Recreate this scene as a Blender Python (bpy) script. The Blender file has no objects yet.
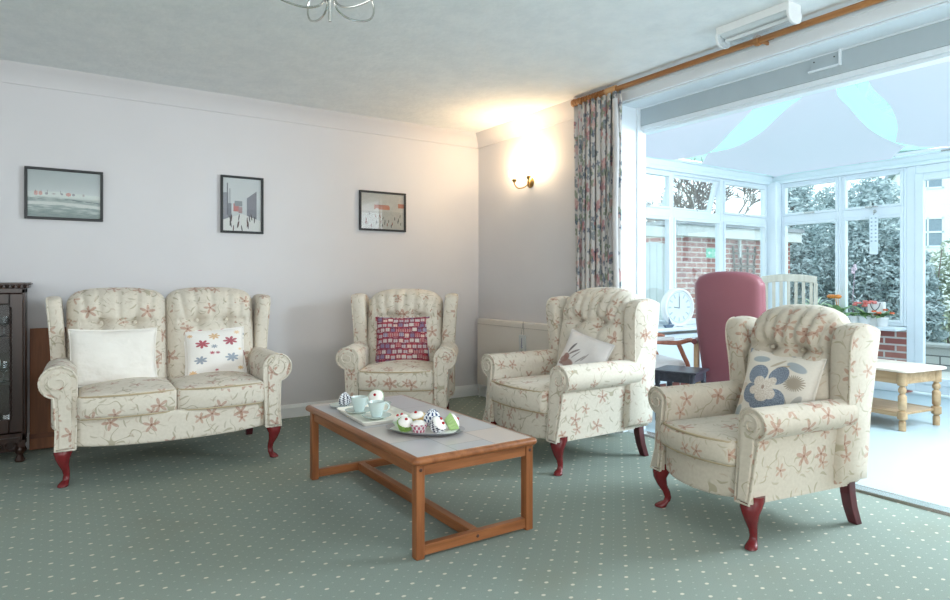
import bpy, bmesh, math, random
from mathutils import Vector, Matrix, noise
from mathutils.geometry import delaunay_2d_cdt
random.seed(7)
PI = math.pi
scene = bpy.context.scene
COL = scene.collection
def rad(d): return d * PI / 180.0
def lin(c):
    return tuple(((x / 255.0) / 12.92 if x / 255.0 <= .04045 else ((x / 255.0 + .055) / 1.055) ** 2.4) for x in c)

# ------------------------------------------------------------------ node maths
class V:
    def __init__(s, nt, k): s.nt = nt; s.k = k
    def _m(s, op, *o):
        n = s.nt.nodes.new('ShaderNodeMath'); n.operation = op
        for i, q in enumerate((s,) + o):
            if isinstance(q, V): s.nt.links.new(q.k, n.inputs[i])
            else: n.inputs[i].default_value = q
        return V(s.nt, n.outputs[0])
    def __add__(s, o): return s._m('ADD', o)
    def __radd__(s, o): return s._m('ADD', o)
    def __sub__(s, o): return s._m('SUBTRACT', o)
    def __rsub__(s, o): return (s * -1.0) + o
    def __mul__(s, o): return s._m('MULTIPLY', o)
    def __rmul__(s, o): return s._m('MULTIPLY', o)
    def __truediv__(s, o): return s._m('DIVIDE', o)
    def abs(s): return s._m('ABSOLUTE')
    def sin(s): return s._m('SINE')
    def cos(s): return s._m('COSINE')
    def floor(s): return s._m('FLOOR')
    def fract(s): return s._m('FRACT')
    def sqrt(s): return s._m('SQRT')
    def pow(s, e): return s._m('POWER', e)
    def atan2(s, o): return s._m('ARCTAN2', o)
    def max(s, o): return s._m('MAXIMUM', o)
    def min(s, o): return s._m('MINIMUM', o)
    def gt(s, e): return s._m('GREATER_THAN', e)
    def lt(s, e): return s._m('LESS_THAN', e)
    def ss(s, e0, e1):
        n = s.nt.nodes.new('ShaderNodeMapRange'); n.interpolation_type = 'SMOOTHSTEP'
        s.nt.links.new(s.k, n.inputs[0])
        n.inputs[1].default_value = e0; n.inputs[2].default_value = e1
        return V(s.nt, n.outputs[0])
class Mat:
    def __init__(m, name, rough=.6, spec=.3, metal=0.0):
        m.m = bpy.data.materials.new(name); m.m.use_nodes = True
        m.nt = m.m.node_tree; m.b = m.nt.nodes['Principled BSDF']
        m.b.inputs['Roughness'].default_value = rough
        m.b.inputs['Specular IOR Level'].default_value = spec
        m.b.inputs['Metallic'].default_value = metal
    def N(m, t): return m.nt.nodes.new(t)
    def L(m, a, b): m.nt.links.new(a.k if isinstance(a, V) else a, b)
    def uv(m):
        n = m.N('ShaderNodeUVMap'); s = m.N('ShaderNodeSeparateXYZ'); m.L(n.outputs[0], s.inputs[0])
        return V(m.nt, s.outputs[0]), V(m.nt, s.outputs[1])
    def obj(m):
        n = m.N('ShaderNodeTexCoord'); s = m.N('ShaderNodeSeparateXYZ'); m.L(n.outputs['Object'], s.inputs[0])
        return [V(m.nt, s.outputs[i]) for i in range(3)]
    def vec(m, x, y, z=0.0):
        n = m.N('ShaderNodeCombineXYZ')
        for i, q in enumerate((x, y, z)):
            if isinstance(q, V): m.L(q, n.inputs[i])
            else: n.inputs[i].default_value = q
        return V(m.nt, n.outputs[0])
    def noise(m, vec=None, scale=5, detail=3, rough=.5):
        n = m.N('ShaderNodeTexNoise'); n.inputs['Scale'].default_value = scale
        n.inputs['Detail'].default_value = detail; n.inputs['Roughness'].default_value = rough
        if vec is not None: m.L(vec, n.inputs['Vector'])
        else:
            t = m.N('ShaderNodeTexCoord'); m.L(t.outputs['Object'], n.inputs['Vector'])
        return V(m.nt, n.outputs['Fac'])
    def white(m, vec):
        n = m.N('ShaderNodeTexWhiteNoise'); n.noise_dimensions = '3D'; m.L(vec, n.inputs['Vector'])
        return V(m.nt, n.outputs['Value'])
    def voro(m, x, y, rnd=.8):
        n = m.N('ShaderNodeTexVoronoi'); n.voronoi_dimensions = '2D'; n.feature = 'F1'
        n.inputs['Scale'].default_value = 1.0; n.inputs['Randomness'].default_value = rnd
        m.L(m.vec(x, y), n.inputs['Vector'])
        p = m.N('ShaderNodeSeparateXYZ'); m.L(n.outputs['Position'], p.inputs[0])
        c = m.N('ShaderNodeSeparateColor'); m.L(n.outputs['Color'], c.inputs[0])
        return x - V(m.nt, p.outputs[0]), y - V(m.nt, p.outputs[1]), [V(m.nt, c.outputs[i]) for i in range(3)]
    def mix(m, a, b, f):
        n = m.N('ShaderNodeMix'); n.data_type = 'RGBA'
        for q, i in ((f, 0), (a, 6), (b, 7)):
            if isinstance(q, V): m.L(q, n.inputs[i])
            elif i == 0: n.inputs[0].default_value = q
            else: n.inputs[i].default_value = (*lin(q), 1)
        return V(m.nt, n.outputs[2])
    def col(m, c):
        if isinstance(c, V): m.L(c, m.b.inputs['Base Color'])
        else: m.b.inputs['Base Color'].default_value = (*lin(c), 1)
        return m
    def bump(m, h, s=.3, d=.01):
        n = m.N('ShaderNodeBump'); n.inputs['Strength'].default_value = s; n.inputs['Distance'].default_value = d
        m.L(h, n.inputs['Height']); m.L(n.outputs[0], m.b.inputs['Normal']); return m
def ell(x, y, cx, cy, rx, ry, ang=0.0, soft=.15):
    c, s = math.cos(ang), math.sin(ang)
    dx, dy = x - cx, y - cy
    a = (dx * c + dy * s) * (1.0 / rx); b = (dy * c - dx * s) * (1.0 / ry)
    return (a * a + b * b).ss(1 + soft, 1 - soft)
def box2(x, y, x0, x1, y0, y1):
    return ((x - (x0 + x1) / 2).abs().lt((x1 - x0) / 2)) * ((y - (y0 + y1) / 2).abs().lt((y1 - y0) / 2))

def plain(name, c, rough=.6, spec=.3, metal=0.0, var=.08, scale=9, bump=0.0):
    m = Mat(name, rough, spec, metal)
    n = m.noise(scale=scale)
    d = tuple(max(0, x * (1 - var)) for x in c); l = tuple(min(255, x * (1 + var)) for x in c)
    m.col(m.mix(d, l, n))
    if bump: m.bump(m.noise(scale=scale * 12, detail=2), bump, .004)
    return m.m
def wood(name, c0, c1, axis=0, scale=1.0, rough=.35, spec=.4):
    m = Mat(name, rough, spec)
    p = m.obj(); q = [a * (30.0 * scale) for a in p]; q[axis] = p[axis] * (2.5 * scale)
    n = m.noise(m.vec(*q), 1.0, 4, .6)
    m.col(m.mix(c0, c1, n.ss(.3, .7)))
    return m.m

# ---- cream upholstery with rust star flowers, olive leaves and thin stems
def floral(name='cream_floral_weave', b0=(219, 211, 198), b1=(199, 190, 175)):
    m = Mat(name, .92, .1)
    u, v = m.uv()
    base = m.mix(b0, b1, m.noise(m.vec(u, v), 60, 3))
    wob = (m.noise(m.vec(u, v), 9, 2) - .5) * .05
    # stems: contour lines of a slow noise
    n1 = m.noise(m.vec(u, v), 7.0, 1.0); n2 = m.noise(m.vec(u + 5.3, v), 5.0, 1.0)
    c = m.mix(base, (150, 140, 112), (n1 - .5).abs().ss(.011, .005) * n2.ss(.5, .56) * .65)
    for k, (sc, off, asp, colr, a0) in enumerate(((11.5, 3.1, .20, (150, 142, 116), .62), (13.5, 9.7, .22, (160, 150, 126), .55), (16., 21.4, .2, (176, 154, 132), .45))):
        lx, ly, r = m.voro((u + wob + off) * sc, (v + wob) * sc, .9)
        a = r[0] * 6.283
        px = lx * a.cos() + ly * a.sin(); py = ly * a.cos() - lx * a.sin()
        py = py + px * px * .8
        d = (px / .33).pow(2) + (py / (.33 * asp)).pow(2)
        c = m.mix(c, colr, d.ss(1.1, .5) * r[1].gt(.52) * a0)
    for sc, off, R, th, cc in ((5.6, .0, .215, .34, (156, 100, 82)), (7.2, 13.3, .2, .66, (166, 118, 98))):
        lx, ly, r = m.voro((u + off) * sc, (v + off * .37) * sc, .72)
        rr = (lx * lx + ly * ly).sqrt()
        a = ly.atan2(lx) + r[0] * 6.283
        pet = (a * 2.5).cos().abs().pow(2.1)
        rimm = pet * R + .03 + (r[2] * .05)
        f = (rimm - rr).ss(-.015, .02) * r[1].gt(th)
        vein = m.noise(m.vec(u, v), 120, 1)
        pc = m.mix(cc, (188, 150, 128), vein.ss(.4, .65) * .6)
        c = m.mix(c, pc, f * .6)
        c = m.mix(c, (128, 84, 66), (rr.ss(.05, .02)) * r[1].gt(th) * .7)
    m.col(c)
    m.bump(m.noise(m.vec(u, v), 420, 1), .25, .003)
    m.b.inputs['Sheen Weight'].default_value = .15
    return m.m

def carpet():
    m = Mat('sage_dotted_carpet', .97, .05)
    x, y, z = m.obj()
    a = x * (1 / .147) + y * (1 / .1415); b = x * (1 / .147) - y * (1 / .1415)
    fine = m.noise(m.vec(x, y), 330, 2); big = m.noise(m.vec(x, y), 1.6, 2)
    base = m.mix((126, 138, 129), (159, 168, 159), fine)
    base = m.mix(base, (134, 132, 114), big.ss(.55, .8) * .3)
    def spot(ox, oy, rr, st):
        fa = (a + ox).fract() - .5; fb = (b + oy).fract() - .5
        dx = (fa + fb) * .0735; dy = (fa - fb) * .0708
        d = (dx * (1 / rr)).pow(2) + (dy * (1 / (rr * .75))).pow(2)
        return (d + (fine - .5) * 1.2).ss(1.25, .55) * st
    c = m.mix(base, (222, 212, 194), spot(.5, .5, .0095, .85))
    for o in ((.0, .0), (.0, .5), (.5, .0)):
        c = m.mix(c, (184, 190, 178), spot(o[0], o[1], .005, .5))
    m.col(c); m.bump(fine, .5, .006)
    return m.m

def brickmat(name='red_brick', sc=1.0):
    m = Mat(name, .9, .1)
    u, v = m.uv()
    n = m.N('ShaderNodeTexBrick'); m.L(m.vec(u, v), n.inputs['Vector'])
    n.inputs['Scale'].default_value = sc
    n.inputs['Brick Width'].default_value = .225; n.inputs['Row Height'].default_value = .075
    n.inputs['Mortar Size'].default_value = .01; n.inputs['Bias'].default_value = .1
    n.inputs['Color1'].default_value = (*lin((150, 92, 88)), 1); n.inputs['Color2'].default_value = (*lin((176, 124, 112)), 1)
    n.inputs['Mortar'].default_value = (*lin((200, 194, 188)), 1)
    c = V(m.nt, n.outputs['Color'])
    m.col(m.mix(c, (120, 84, 86), m.noise(m.vec(u, v), 6, 4).ss(.5, .75) * .5))
    return m.m

def glass(name, tint=(1, 1, 1), refl=.06):
    m = bpy.data.materials.new(name); m.use_nodes = True; nt = m.node_tree
    nt.nodes.remove(nt.nodes['Principled BSDF'])
    t = nt.nodes.new('ShaderNodeBsdfTransparent'); t.inputs[0].default_value = (*tint, 1)
    g = nt.nodes.new('ShaderNodeBsdfGlossy'); g.inputs['Roughness'].default_value = .02
    lw = nt.nodes.new('ShaderNodeLayerWeight'); lw.inputs[0].default_value = .25
    mp = nt.nodes.new('ShaderNodeMath'); mp.operation = 'MULTIPLY'; mp.inputs[1].default_value = refl * 8
    ad = nt.nodes.new('ShaderNodeMath'); ad.operation = 'ADD'; ad.inputs[1].default_value = refl * .5
    mx = nt.nodes.new('ShaderNodeMixShader')
    nt.links.new(lw.outputs['Fresnel'], mp.inputs[0]); nt.links.new(mp.outputs[0], ad.inputs[0])
    nt.links.new(ad.outputs[0], mx.inputs[0]); nt.links.new(t.outputs[0], mx.inputs[1]); nt.links.new(g.outputs[0], mx.inputs[2])
    nt.links.new(mx.outputs[0], nt.nodes['Material Output'].inputs[0])
    return m
def translucent(name, c, tr=.6):
    m = bpy.data.materials.new(name); m.use_nodes = True; nt = m.node_tree
    b = nt.nodes['Principled BSDF']; b.inputs['Roughness'].default_value = .9
    b.inputs['Specular IOR Level'].default_value = .1
    b.inputs['Base Color'].default_value = (*lin(c), 1)
    t = nt.nodes.new('ShaderNodeBsdfTranslucent'); t.inputs[0].default_value = (*lin(c), 1)
    mx = nt.nodes.new('ShaderNodeMixShader'); mx.inputs[0].default_value = tr
    nt.links.new(b.outputs[0], mx.inputs[1]); nt.links.new(t.outputs[0], mx.inputs[2])
    nt.links.new(mx.outputs[0], nt.nodes['Material Output'].inputs[0])
    return m
def emit(name, c, s):
    m = bpy.data.materials.new(name); m.use_nodes = True; b = m.node_tree.nodes['Principled BSDF']
    b.inputs['Base Color'].default_value = (*c, 1)
    b.inputs['Emission Color'].default_value = (*c, 1); b.inputs['Emission Strength'].default_value = s
    return m

# ------------------------------------------------------------------ mesh building
class MB:
    def __init__(s): s.v = []; s.f = []; s.uvs = None
    def add(s, vs, fs):
        o = len(s.v); s.v += [Vector(p) for p in vs]; s.f += [tuple(i + o for i in f) for f in fs]; return s
    def box(s, c, d, rz=0.0, rx=0.0, ry=0.0):
        M = Matrix.Rotation(rz, 3, 'Z') @ Matrix.Rotation(ry, 3, 'Y') @ Matrix.Rotation(rx, 3, 'X')
        vs = [Vector(c) + M @ Vector((x * d[0] / 2, y * d[1] / 2, z * d[2] / 2)) for x in (-1, 1) for y in (-1, 1) for z in (-1, 1)]
        return s.add(vs, [(0, 1, 3, 2), (4, 6, 7, 5), (0, 4, 5, 1), (2, 3, 7, 6), (0, 2, 6, 4), (1, 5, 7, 3)])
    def ab(s, a, b):
        return s.box([(a[i] + b[i]) / 2 for i in range(3)], [abs(b[i] - a[i]) for i in range(3)])
    def loft(s, rings, cap=True, close=True):
        n = len(rings[0]); vs = [p for r in rings for p in r]; fs = []
        for i in range(len(rings) - 1):
            for j in range(n if close else n - 1):
                k = (j + 1) % n
                fs.append((i * n + j, i * n + k, (i + 1) * n + k, (i + 1) * n + j))
        if cap and close:
            fs.append(tuple(range(n - 1, -1, -1))); fs.append(tuple((len(rings) - 1) * n + j for j in range(n)))
        return s.add(vs, fs)
    def lathe(s, prof, c=(0, 0, 0), n=20, M=None, sx=1.0, sy=1.0):
        rings = []
        for r, z in prof:
            ring = []
            for j in range(n):
                a = 2 * PI * j / n; p = Vector((max(r, 1e-4) * math.cos(a) * sx, max(r, 1e-4) * math.sin(a) * sy, z))
                if M is not None: p = M @ p
                ring.append(Vector(c) + p)
            rings.append(ring)
        return s.loft(rings)
    def tube(s, pts, r, n=8, cap=True):
        P = [Vector(p) for p in pts]; rs = r if isinstance(r, (list, tuple)) else [r] * len(P)
        rings = []; up = Vector((0, 0, 1)); prev = None
        for i, p in enumerate(P):
            t = (P[min(i + 1, len(P) - 1)] - P[max(i - 1, 0)]).normalized()
            if prev is None:
                a = t.cross(up if abs(t.z) < .9 else Vector((1, 0, 0))).normalized()
            else:
                a = (prev - t * prev.dot(t)).normalized()
            prev = a; b = t.cross(a)
            rings.append([p + (a * math.cos(2 * PI * j / n) + b * math.sin(2 * PI * j / n)) * rs[i] for j in range(n)])
        return s.loft(rings, cap)
    def sphere(s, c, r, n=14, sc=(1, 1, 1)):
        m = n // 2
        return s.lathe([(r * math.sin(PI * i / m), -r * math.cos(PI * i / m)) for i in range(m + 1)], (0, 0, 0), n, Matrix.Diagonal(Vector(sc))) if c == (0, 0, 0) else s._sph(c, r, n, sc)
    def _sph(s, c, r, n, sc):
        m = n // 2
        return s.lathe([(r * math.sin(PI * i / m), -r * math.cos(PI * i / m)) for i in range(m + 1)], c, n, Matrix.Diagonal(Vector(sc)))
    def prism(s, poly, a, b, ax='x'):
        def P(p, t): return {'x': (t, p[0], p[1]), 'y': (p[0], t, p[1]), 'z': (p[0], p[1], t)}[ax]
        return s.loft([[P(p, a) for p in poly], [P(p, b) for p in poly]])
    def soft(s, c, d, r, n=10, fn=None, rot=None):
        h = Vector(d) / 2; t = [math.sin((2 * i / n - 1) * PI / 2) for i in range(n + 1)]
        idx = {}; vs = []; fs = []
        def vid(p):
            k = (round(p[0], 6), round(p[1], 6), round(p[2], 6))
            if k not in idx:
                idx[k] = len(vs); q = Vector((p[0] * h.x, p[1] * h.y, p[2] * h.z))
                inn = Vector([max(-(h[i] - r), min(h[i] - r, q[i])) for i in range(3)])
                dd = q - inn
                q = inn + dd.normalized() * r if dd.length > 1e-9 else q
                if fn: q = Vector(fn(q, Vector(p)))
                if rot is not None: q = rot @ q
                vs.append(q + Vector(c))
            return idx[k]
        for ax in range(3):
            for sg in (-1, 1):
                for i in range(n):
                    for j in range(n):
                        def mk(a, b):
                            p = [0, 0, 0]; p[ax] = sg; p[(ax + 1) % 3] = a; p[(ax + 2) % 3] = b; return p
                        q = [vid(mk(t[i], t[j])), vid(mk(t[i + 1], t[j])), vid(mk(t[i + 1], t[j + 1])), vid(mk(t[i], t[j + 1]))]
                        fs.append(tuple(q if sg > 0 else q[::-1]))
        return s.add(vs, fs)
    def build(s, name, mat, parent=None, smooth=True, bevel=0.0, seg=2, uv=True, off=None, angle=40, loc=None, rz=0.0):
        me = bpy.data.meshes.new(name); me.from_pydata([tuple(p) for p in s.v], [], s.f); me.update()
        bm = bmesh.new(); bm.from_mesh(me); bmesh.ops.recalc_face_normals(bm, faces=bm.faces); bm.to_mesh(me); bm.free()
        o = bpy.data.objects.new(name, me); COL.objects.link(o)
        me.materials.append(mat)
        if uv:
            L = me.uv_layers.new(name='UVMap'); off = off or (random.random() * 3, random.random() * 3)
            for p in me.polygons:
                nrm = p.normal; a = max(range(3), key=lambda i: abs(nrm[i]))
                for li in p.loop_indices:
                    q = me.vertices[me.loops[li].vertex_index].co
                    w = s.uvs[me.loops[li].vertex_index] if s.uvs else ((q.y, q.z) if a == 0 else (q.x, q.z) if a == 1 else (q.x, q.y))
                    L.data[li].uv = w if s.uvs else (w[0] + off[0], w[1] + off[1])
        if smooth:
            for p in me.polygons: p.use_smooth = True
            me.set_sharp_from_angle(angle=rad(angle))
        if bevel:
            b = o.modifiers.new('bevel', 'BEVEL'); b.width = bevel; b.segments = seg; b.limit_method = 'ANGLE'; b.angle_limit = rad(40)
            b.harden_normals = False
            if smooth:
                for p in me.polygons: p.use_smooth = True
        if parent: o.parent = parent
        if loc: o.location = loc
        if rz: o.rotation_euler.z = rz
        return o
def tag(o, label=None, cat=None, group=None, kind=None):
    if label: o['label'] = label
    if cat: o['category'] = cat
    if group: o['group'] = group
    if kind: o['kind'] = kind
    return o
def thing(name, label, cat, loc=(0, 0, 0), rz=0.0, group=None):
    o = bpy.data.objects.new(name, None); COL.objects.link(o); o.empty_display_size = .1
    o.location = loc; o.rotation_euler = (0, 0, rz)
    return tag(o, label, cat, group)
def dup(root, loc, rz=0.0, label=None):
    r = root.copy(); COL.objects.link(r); r.location = loc; r.rotation_euler = (0, 0, rz)
    if label: r['label'] = label
    for ch in list(root.children):
        c = ch.copy(); COL.objects.link(c); c.parent = r
        for g in list(ch.children):
            d = g.copy(); COL.objects.link(d); d.parent = c
    return r
def struct(o): o['kind'] = 'structure'; return o

FLORAL = floral(); FLORAL_TAN = floral('tan_floral_weave', (204, 194, 178), (184, 173, 157)); CARPET = carpet(); BRICK = brickmat()
WALL = plain('matt_white_wall', (210, 208, 210), .9, .1, var=.015, scale=3, bump=.05)
def ceilmat():
    m = Mat('artex_ceiling', .95, .05)
    n = m.noise(scale=7, detail=5, rough=.7)
    m.col(m.mix((229, 233, 235), (237, 240, 241), n.ss(.3, .7))); m.bump(m.noise(scale=22, detail=4), .35, .01); return m.m
CEIL = ceilmat()
WHITE = plain('white_gloss_trim', (232, 234, 234), .4, .4, var=.01)
UPVC = plain('white_upvc', (228, 236, 242), .3, .45, var=.01)
CREAMP = plain('cream_radiator_enamel', (222, 214, 204), .45, .4, var=.01)
MAHOG = wood('mahogany_leg', (96, 26, 30), (122, 38, 40), 2, .5, .25, .5)
TEAK = wood('teak_varnish', (124, 74, 42), (156, 99, 60), 1, 1, .35, .4)
TEAKX = wood('teak_varnish_cross', (124, 74, 42), (156, 99, 60), 0, 1, .35, .4)
TEAKZ = wood('teak_varnish_upright', (120, 70, 40), (150, 94, 56), 2, 1, .35, .4)
DARKW = wood('dark_stained_oak', (36, 21, 16), (54, 33, 25), 2, .7, .3, .4)
PINE = wood('pine_honey', (164, 134, 100), (188, 160, 126), 0, .8, .4, .3)
PALEW = wood('pale_weathered_wood', (204, 196, 180), (222, 216, 202), 2, .8, .6, .2)
RODW = wood('rod_oak', (150, 98, 56), (178, 124, 76), 1, 1, .35, .4)
GLASS = glass('window_glass', (.96, .99, 1.0), .018)
PICGLASS = glass('picture_glass', (1, 1, 1), .07)
ROOFGLASS = glass('aqua_polycarbonate_roof', (.32, .52, .47), .02)
SAIL = translucent('white_sail_cloth', (246, 224, 240), .58)
CHROME = plain('brushed_steel', (200, 200, 195), .25, .5, 1.0, var=.03)
BRASS = plain('aged_brass', (170, 140, 90), .3, .5, 1.0, var=.05)
BLACK = plain('black_frame', (44, 46, 48), .4, .3, var=.08)
VINYL = plain('burgundy_vinyl', (132, 77, 84), .38, .4, var=.05, scale=3)
MINT = plain('mint_glaze', (194, 208, 205), .2, .5, var=.02)
CREAMC = plain('cream_glaze', (238, 234, 222), .3, .4, var=.01)
WHITEC = plain('white_glaze', (240, 240, 240), .25, .4, var=.01)
GREENL = plain('leaf_green', (138, 172, 120), .5, .3, var=.25, scale=20)
WORLD_S = 2.3; FRONT_P = 145; LEFT_P = 24; GARDEN_FILL_P = 32; BULB_P = 10; SUN_P = 1.0; SIDE_P = 190; VIEW = 'Standard'; EXPO = 0.06
# ================================================================== ROOM SHELL
H = 2.68; XC = 3.83; YC = -.9; JY = -1.97; OPE = -5.2; TOPZ = 2.557; WT = .26
XL = -7.4; YF = -8.4
def strc(mb, name, mat, **k):
    k.setdefault('smooth', False)
    return struct(mb.build(name, mat, **k))
strc(MB().ab((XL, YF, -.12), (.13, .0, 0)), 'floor', CARPET)
strc(MB().ab((XL, YF, H), (0, 0.0, H + .12)), 'ceiling', CEIL)
strc(MB().ab((XL - .2, 0, -.12), (0, .25, H + .12)), 'wall_back', WALL)
w = MB(); w.ab((0, JY, -.12), (WT, .25, 3.8)); w.ab((0, OPE, TOPZ), (WT, JY, 3.8)); w.ab((0, YF, -.12), (WT, OPE, 3.8))
strc(w, 'wall_right', WALL)
# walls behind and left of the camera, window openings made up for fill light
w = MB(); w.ab((XL - .2, YF - .25, -.12), (-6.2, YF, H + .12)); w.ab((-1.0, YF - .25, -.12), (0, YF, H + .12))
w.ab((-6.2, YF - .25, -.12), (-1.0, YF, .8)); w.ab((-6.2, YF - .25, 2.3), (-1.0, YF, H + .12))
strc(w, 'wall_front', WALL)
w = MB(); w.ab((XL - .2, YF, -.12), (XL, -6.8, H + .12)); w.ab((XL - .2, -3.6, -.12), (XL, 0, H + .12))
w.ab((XL - .2, -6.8, -.12), (XL, -3.6, .8)); w.ab((XL - .2, -6.8, 2.3), (XL, -3.6, H + .12))
strc(w, 'wall_left', WALL)
# cornices: shallow cove profile
def cove(a): return [(0, H), (-.105 * a, H), (-.098 * a, H - .012), (-.07 * a, H - .03), (-.035 * a, H - .075), (-.014 * a, H - .112), (-.012 * a, H - .128), (0, H - .128)]
strc(MB().prism([(y, z) for y, z in cove(1)], XL, 0, 'x'), 'trim_1', WALL, smooth=True, angle=30)
strc(MB().prism([(x, z) for x, z in cove(1)], -1.6, -.0, 'y'), 'trim_2', WALL, smooth=True, angle=30)
# skirting boards
sk = lambda: [(0, 0), (-.018, 0), (-.018, .085), (-.012, .1), (-.008, .112), (0, .112)]
strc(MB().prism(sk(), XL, 0, 'x'), 'baseboard_back', WHITE)
strc(MB().prism(sk(), JY, 0, 'y'), 'baseboard_right', WHITE)
# architrave and lined reveal of the wide opening to the conservatory
a = MB(); a.ab((-.022, JY, 0), (0, JY + .085, TOPZ + .085)); a.ab((-.022, OPE, TOPZ), (0, JY, TOPZ + .085))
a.ab((-.03, JY + .07, 0), (0, JY + .092, TOPZ + .092)); a.ab((-.03, OPE, TOPZ + .07), (0, JY + .092, TOPZ + .092))
strc(a, 'trim_3', UPVC, bevel=.006)
a = MB(); a.ab((0, JY - .012, 0), (WT, JY, TOPZ)); a.ab((0, OPE, TOPZ - .012), (WT, JY, TOPZ)); a.ab((.17, JY - .03, 0), (WT, JY - .01, TOPZ))
strc(a, 'trim_4', UPVC, bevel=.003)
GREYB = plain('grey_painted_beam', (176, 188, 194), .7, .2, var=.02)
strc(MB().ab((.2, OPE, 2.405), (WT + .02, JY - .012, TOPZ - .012)), 'trim_5', GREYB, bevel=.004)
a = MB(); a.ab((.205, OPE, 2.372), (WT + .05, JY - .012, 2.405)); a.ab((.225, OPE, 2.352), (WT + .05, JY - .012, 2.372)); a.ab((.188, OPE, 2.535), (.2, JY - .012, 2.545))
strc(a, 'trim_6', UPVC, bevel=.003)
strc(MB().prism([(.075, 0), (.08, .016), (.13, .022), (.17, .016), (.175, -.01), (.075, -.01)], OPE, JY - .012, 'y'), 'trim_7', CHROME)
# ================================================================== CONSERVATORY SHELL
VF = plain('pale_vinyl_floor', (182, 200, 207), .35, .4, var=.015, scale=2)
strc(MB().ab((.13, -5.7, -.12), (XC + .2, YC + .2, -.002)), 'conservatory_floor', VF)
def unit(name, ax, plane, a0, a1, z0, zt, z1, opener=False, door=False):
    """one glazed bay; ax 'x' runs along x at y=plane, 'y' runs along y at x=plane"""
    def P(a, t, z): return (a, plane + t, z) if ax == 'x' else (plane + t, a, z)
    def bar(mb, a, b, za, zb, t0=0., t1=.07): mb.ab(P(a, t0, za), P(b, t1, zb))
    f = MB(); w = .085 if door else .03; sw_ = .075 if door else .028
    bar(f, a0, a0 + w, z0, z1); bar(f, a1 - w, a1, z0, z1); bar(f, a0 + w, a1 - w, z0, z0 + w); bar(f, a0 + w, a1 - w, z1 - w, z1)
    if zt: bar(f, a0 + w, a1 - w, zt - .045, zt + .045)
    root = f.build(name, UPVC, bevel=.008, smooth=False); struct(root)
    def pane(nm, za, zb, tilt=0.0):
        s = MB()
        for q in ((a0 + w, a0 + w + sw_, za, zb), (a1 - w - sw_, a1 - w, za, zb), (a0 + w + sw_, a1 - w - sw_, za, za + sw_), (a0 + w + sw_, a1 - w - sw_, zb - sw_, zb)):
            bar(s, *q, -.012, .05)
        g = MB(); bar(g, a0 + w + .02, a1 - w - .02, za + .02, zb - .02, .02, .028)
        if tilt:
            hz = zb
            R = Matrix.Rotation(tilt, 3, 'X')
            for mb in (s, g):
                for v in mb.v:
                    q = R @ Vector((0, v.y - plane, v.z - hz)); v.y = plane + q.y + .03; v.z = hz + q.z
        so = s.build('sash', UPVC, root, bevel=.005, smooth=False)
        g.build('pane', GLASS, so, smooth=False)
        return so
    if door:
        pane('d', z0 + w, z1 - w)
        h = MB(); bar(h, a0 + .11, a0 + .135, .95, 1.12, -.04, -.01); h.build('handle', CHROME, root, bevel=.004)
    else:
        pane('l', z0 + w, zt - .045); so = pane('u', zt + .045, z1 - w, rad(16) if opener else 0)
        h = MB(); m_ = (a0 + a1) / 2
        if opener: h.tube([P(m_, .0, zt + .05), P(m_ + .01, .05, zt + .13), P(m_ + .03, .1, zt + .22)], .006)
        else: bar(h, m_ - .06, m_ + .06, zt + .052, zt + .068, -.03, -.01)
        h.build('handle', CHROME, root)
    return root
bays = [(-.0 + .30, 1.05), (1.05, 1.93), (1.93, 2.81), (2.81, 3.72)]
n = 0
for i, (a0, a1) in enumerate(bays):
    n += 1; unit('window_%d' % n, 'x', YC, a0, a1, .70, 1.915, 2.37, opener=(i == 2))
for a1, a0 in ((-1.02, -1.73), (-1.73, -2.40)):
    n += 1; unit('window_%d' % n, 'y', XC, a0, a1, .70, 1.935, 2.38)
unit('door_1', 'y', XC, -3.35, -2.40, .03, None, 2.38, door=True)
for a1, a0 in ((-3.35, -4.3), (-4.3, -5.3)):
    n += 1; unit('window_%d' % n, 'y', XC, a0, a1, .70, 1.935, 2.38)
# corner post, eaves beams, sills, dwarf walls
strc(MB().ab((3.72, -1.02, .0), (XC + .1, YC + .1, 2.40)), 'trim_8', UPVC, bevel=.02)
e = MB(); e.ab((WT, YC - .035, 2.37), (XC + .12, YC + .12, 2.41)); e.ab((WT, YC - .02, 2.41), (XC + .1, YC + .12, 2.485)); e.ab((WT, YC - .06, 2.475), (XC, YC + .12, 2.5))
strc(e, 'trim_9', UPVC, bevel=.01)
e = MB(); e.ab((XC - .035, -5.6, 2.38), (XC + .12, YC, 2.42)); e.ab((XC - .02, -5.6, 2.42), (XC + .1, YC, 2.485)); e.ab((XC - .06, -5.6, 2.475), (XC + .12, YC, 2.5))
strc(e, 'trim_10', UPVC, bevel=.01)
b = MB(); b.ab((WT, YC, -.1), (XC + .15, YC + .15, .66)); strc(b, 'wall_conservatory_back', BRICK)
b = MB(); b.ab((XC, -2.40, -.1), (XC + .15, YC, .66)); b.ab((XC, -5.6, -.1), (XC + .15, -3.35, .66)); strc(b, 'wall_conservatory_right', BRICK)
b = MB(); b.ab((WT, -5.8, -.1), (XC + .15, -5.6, 2.9)); strc(b, 'wall_conservatory_front', WALL)
s = MB(); s.ab((WT, YC - .22, .655), (3.8, YC + .02, .695)); strc(s, 'trim_11', UPVC, bevel=.012)
s = MB(); s.ab((XC - .22, -2.40, .655), (XC + .02, YC - .2, .695)); strc(s, 'trim_12', UPVC, bevel=.012)
# white plinth rail along the foot of the brick
s = MB(); s.ab((XC - .02, -2.40, 0), (XC, YC - .02, .10)); strc(s, 'baseboard_conservatory', UPVC, bevel=.004)
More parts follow.
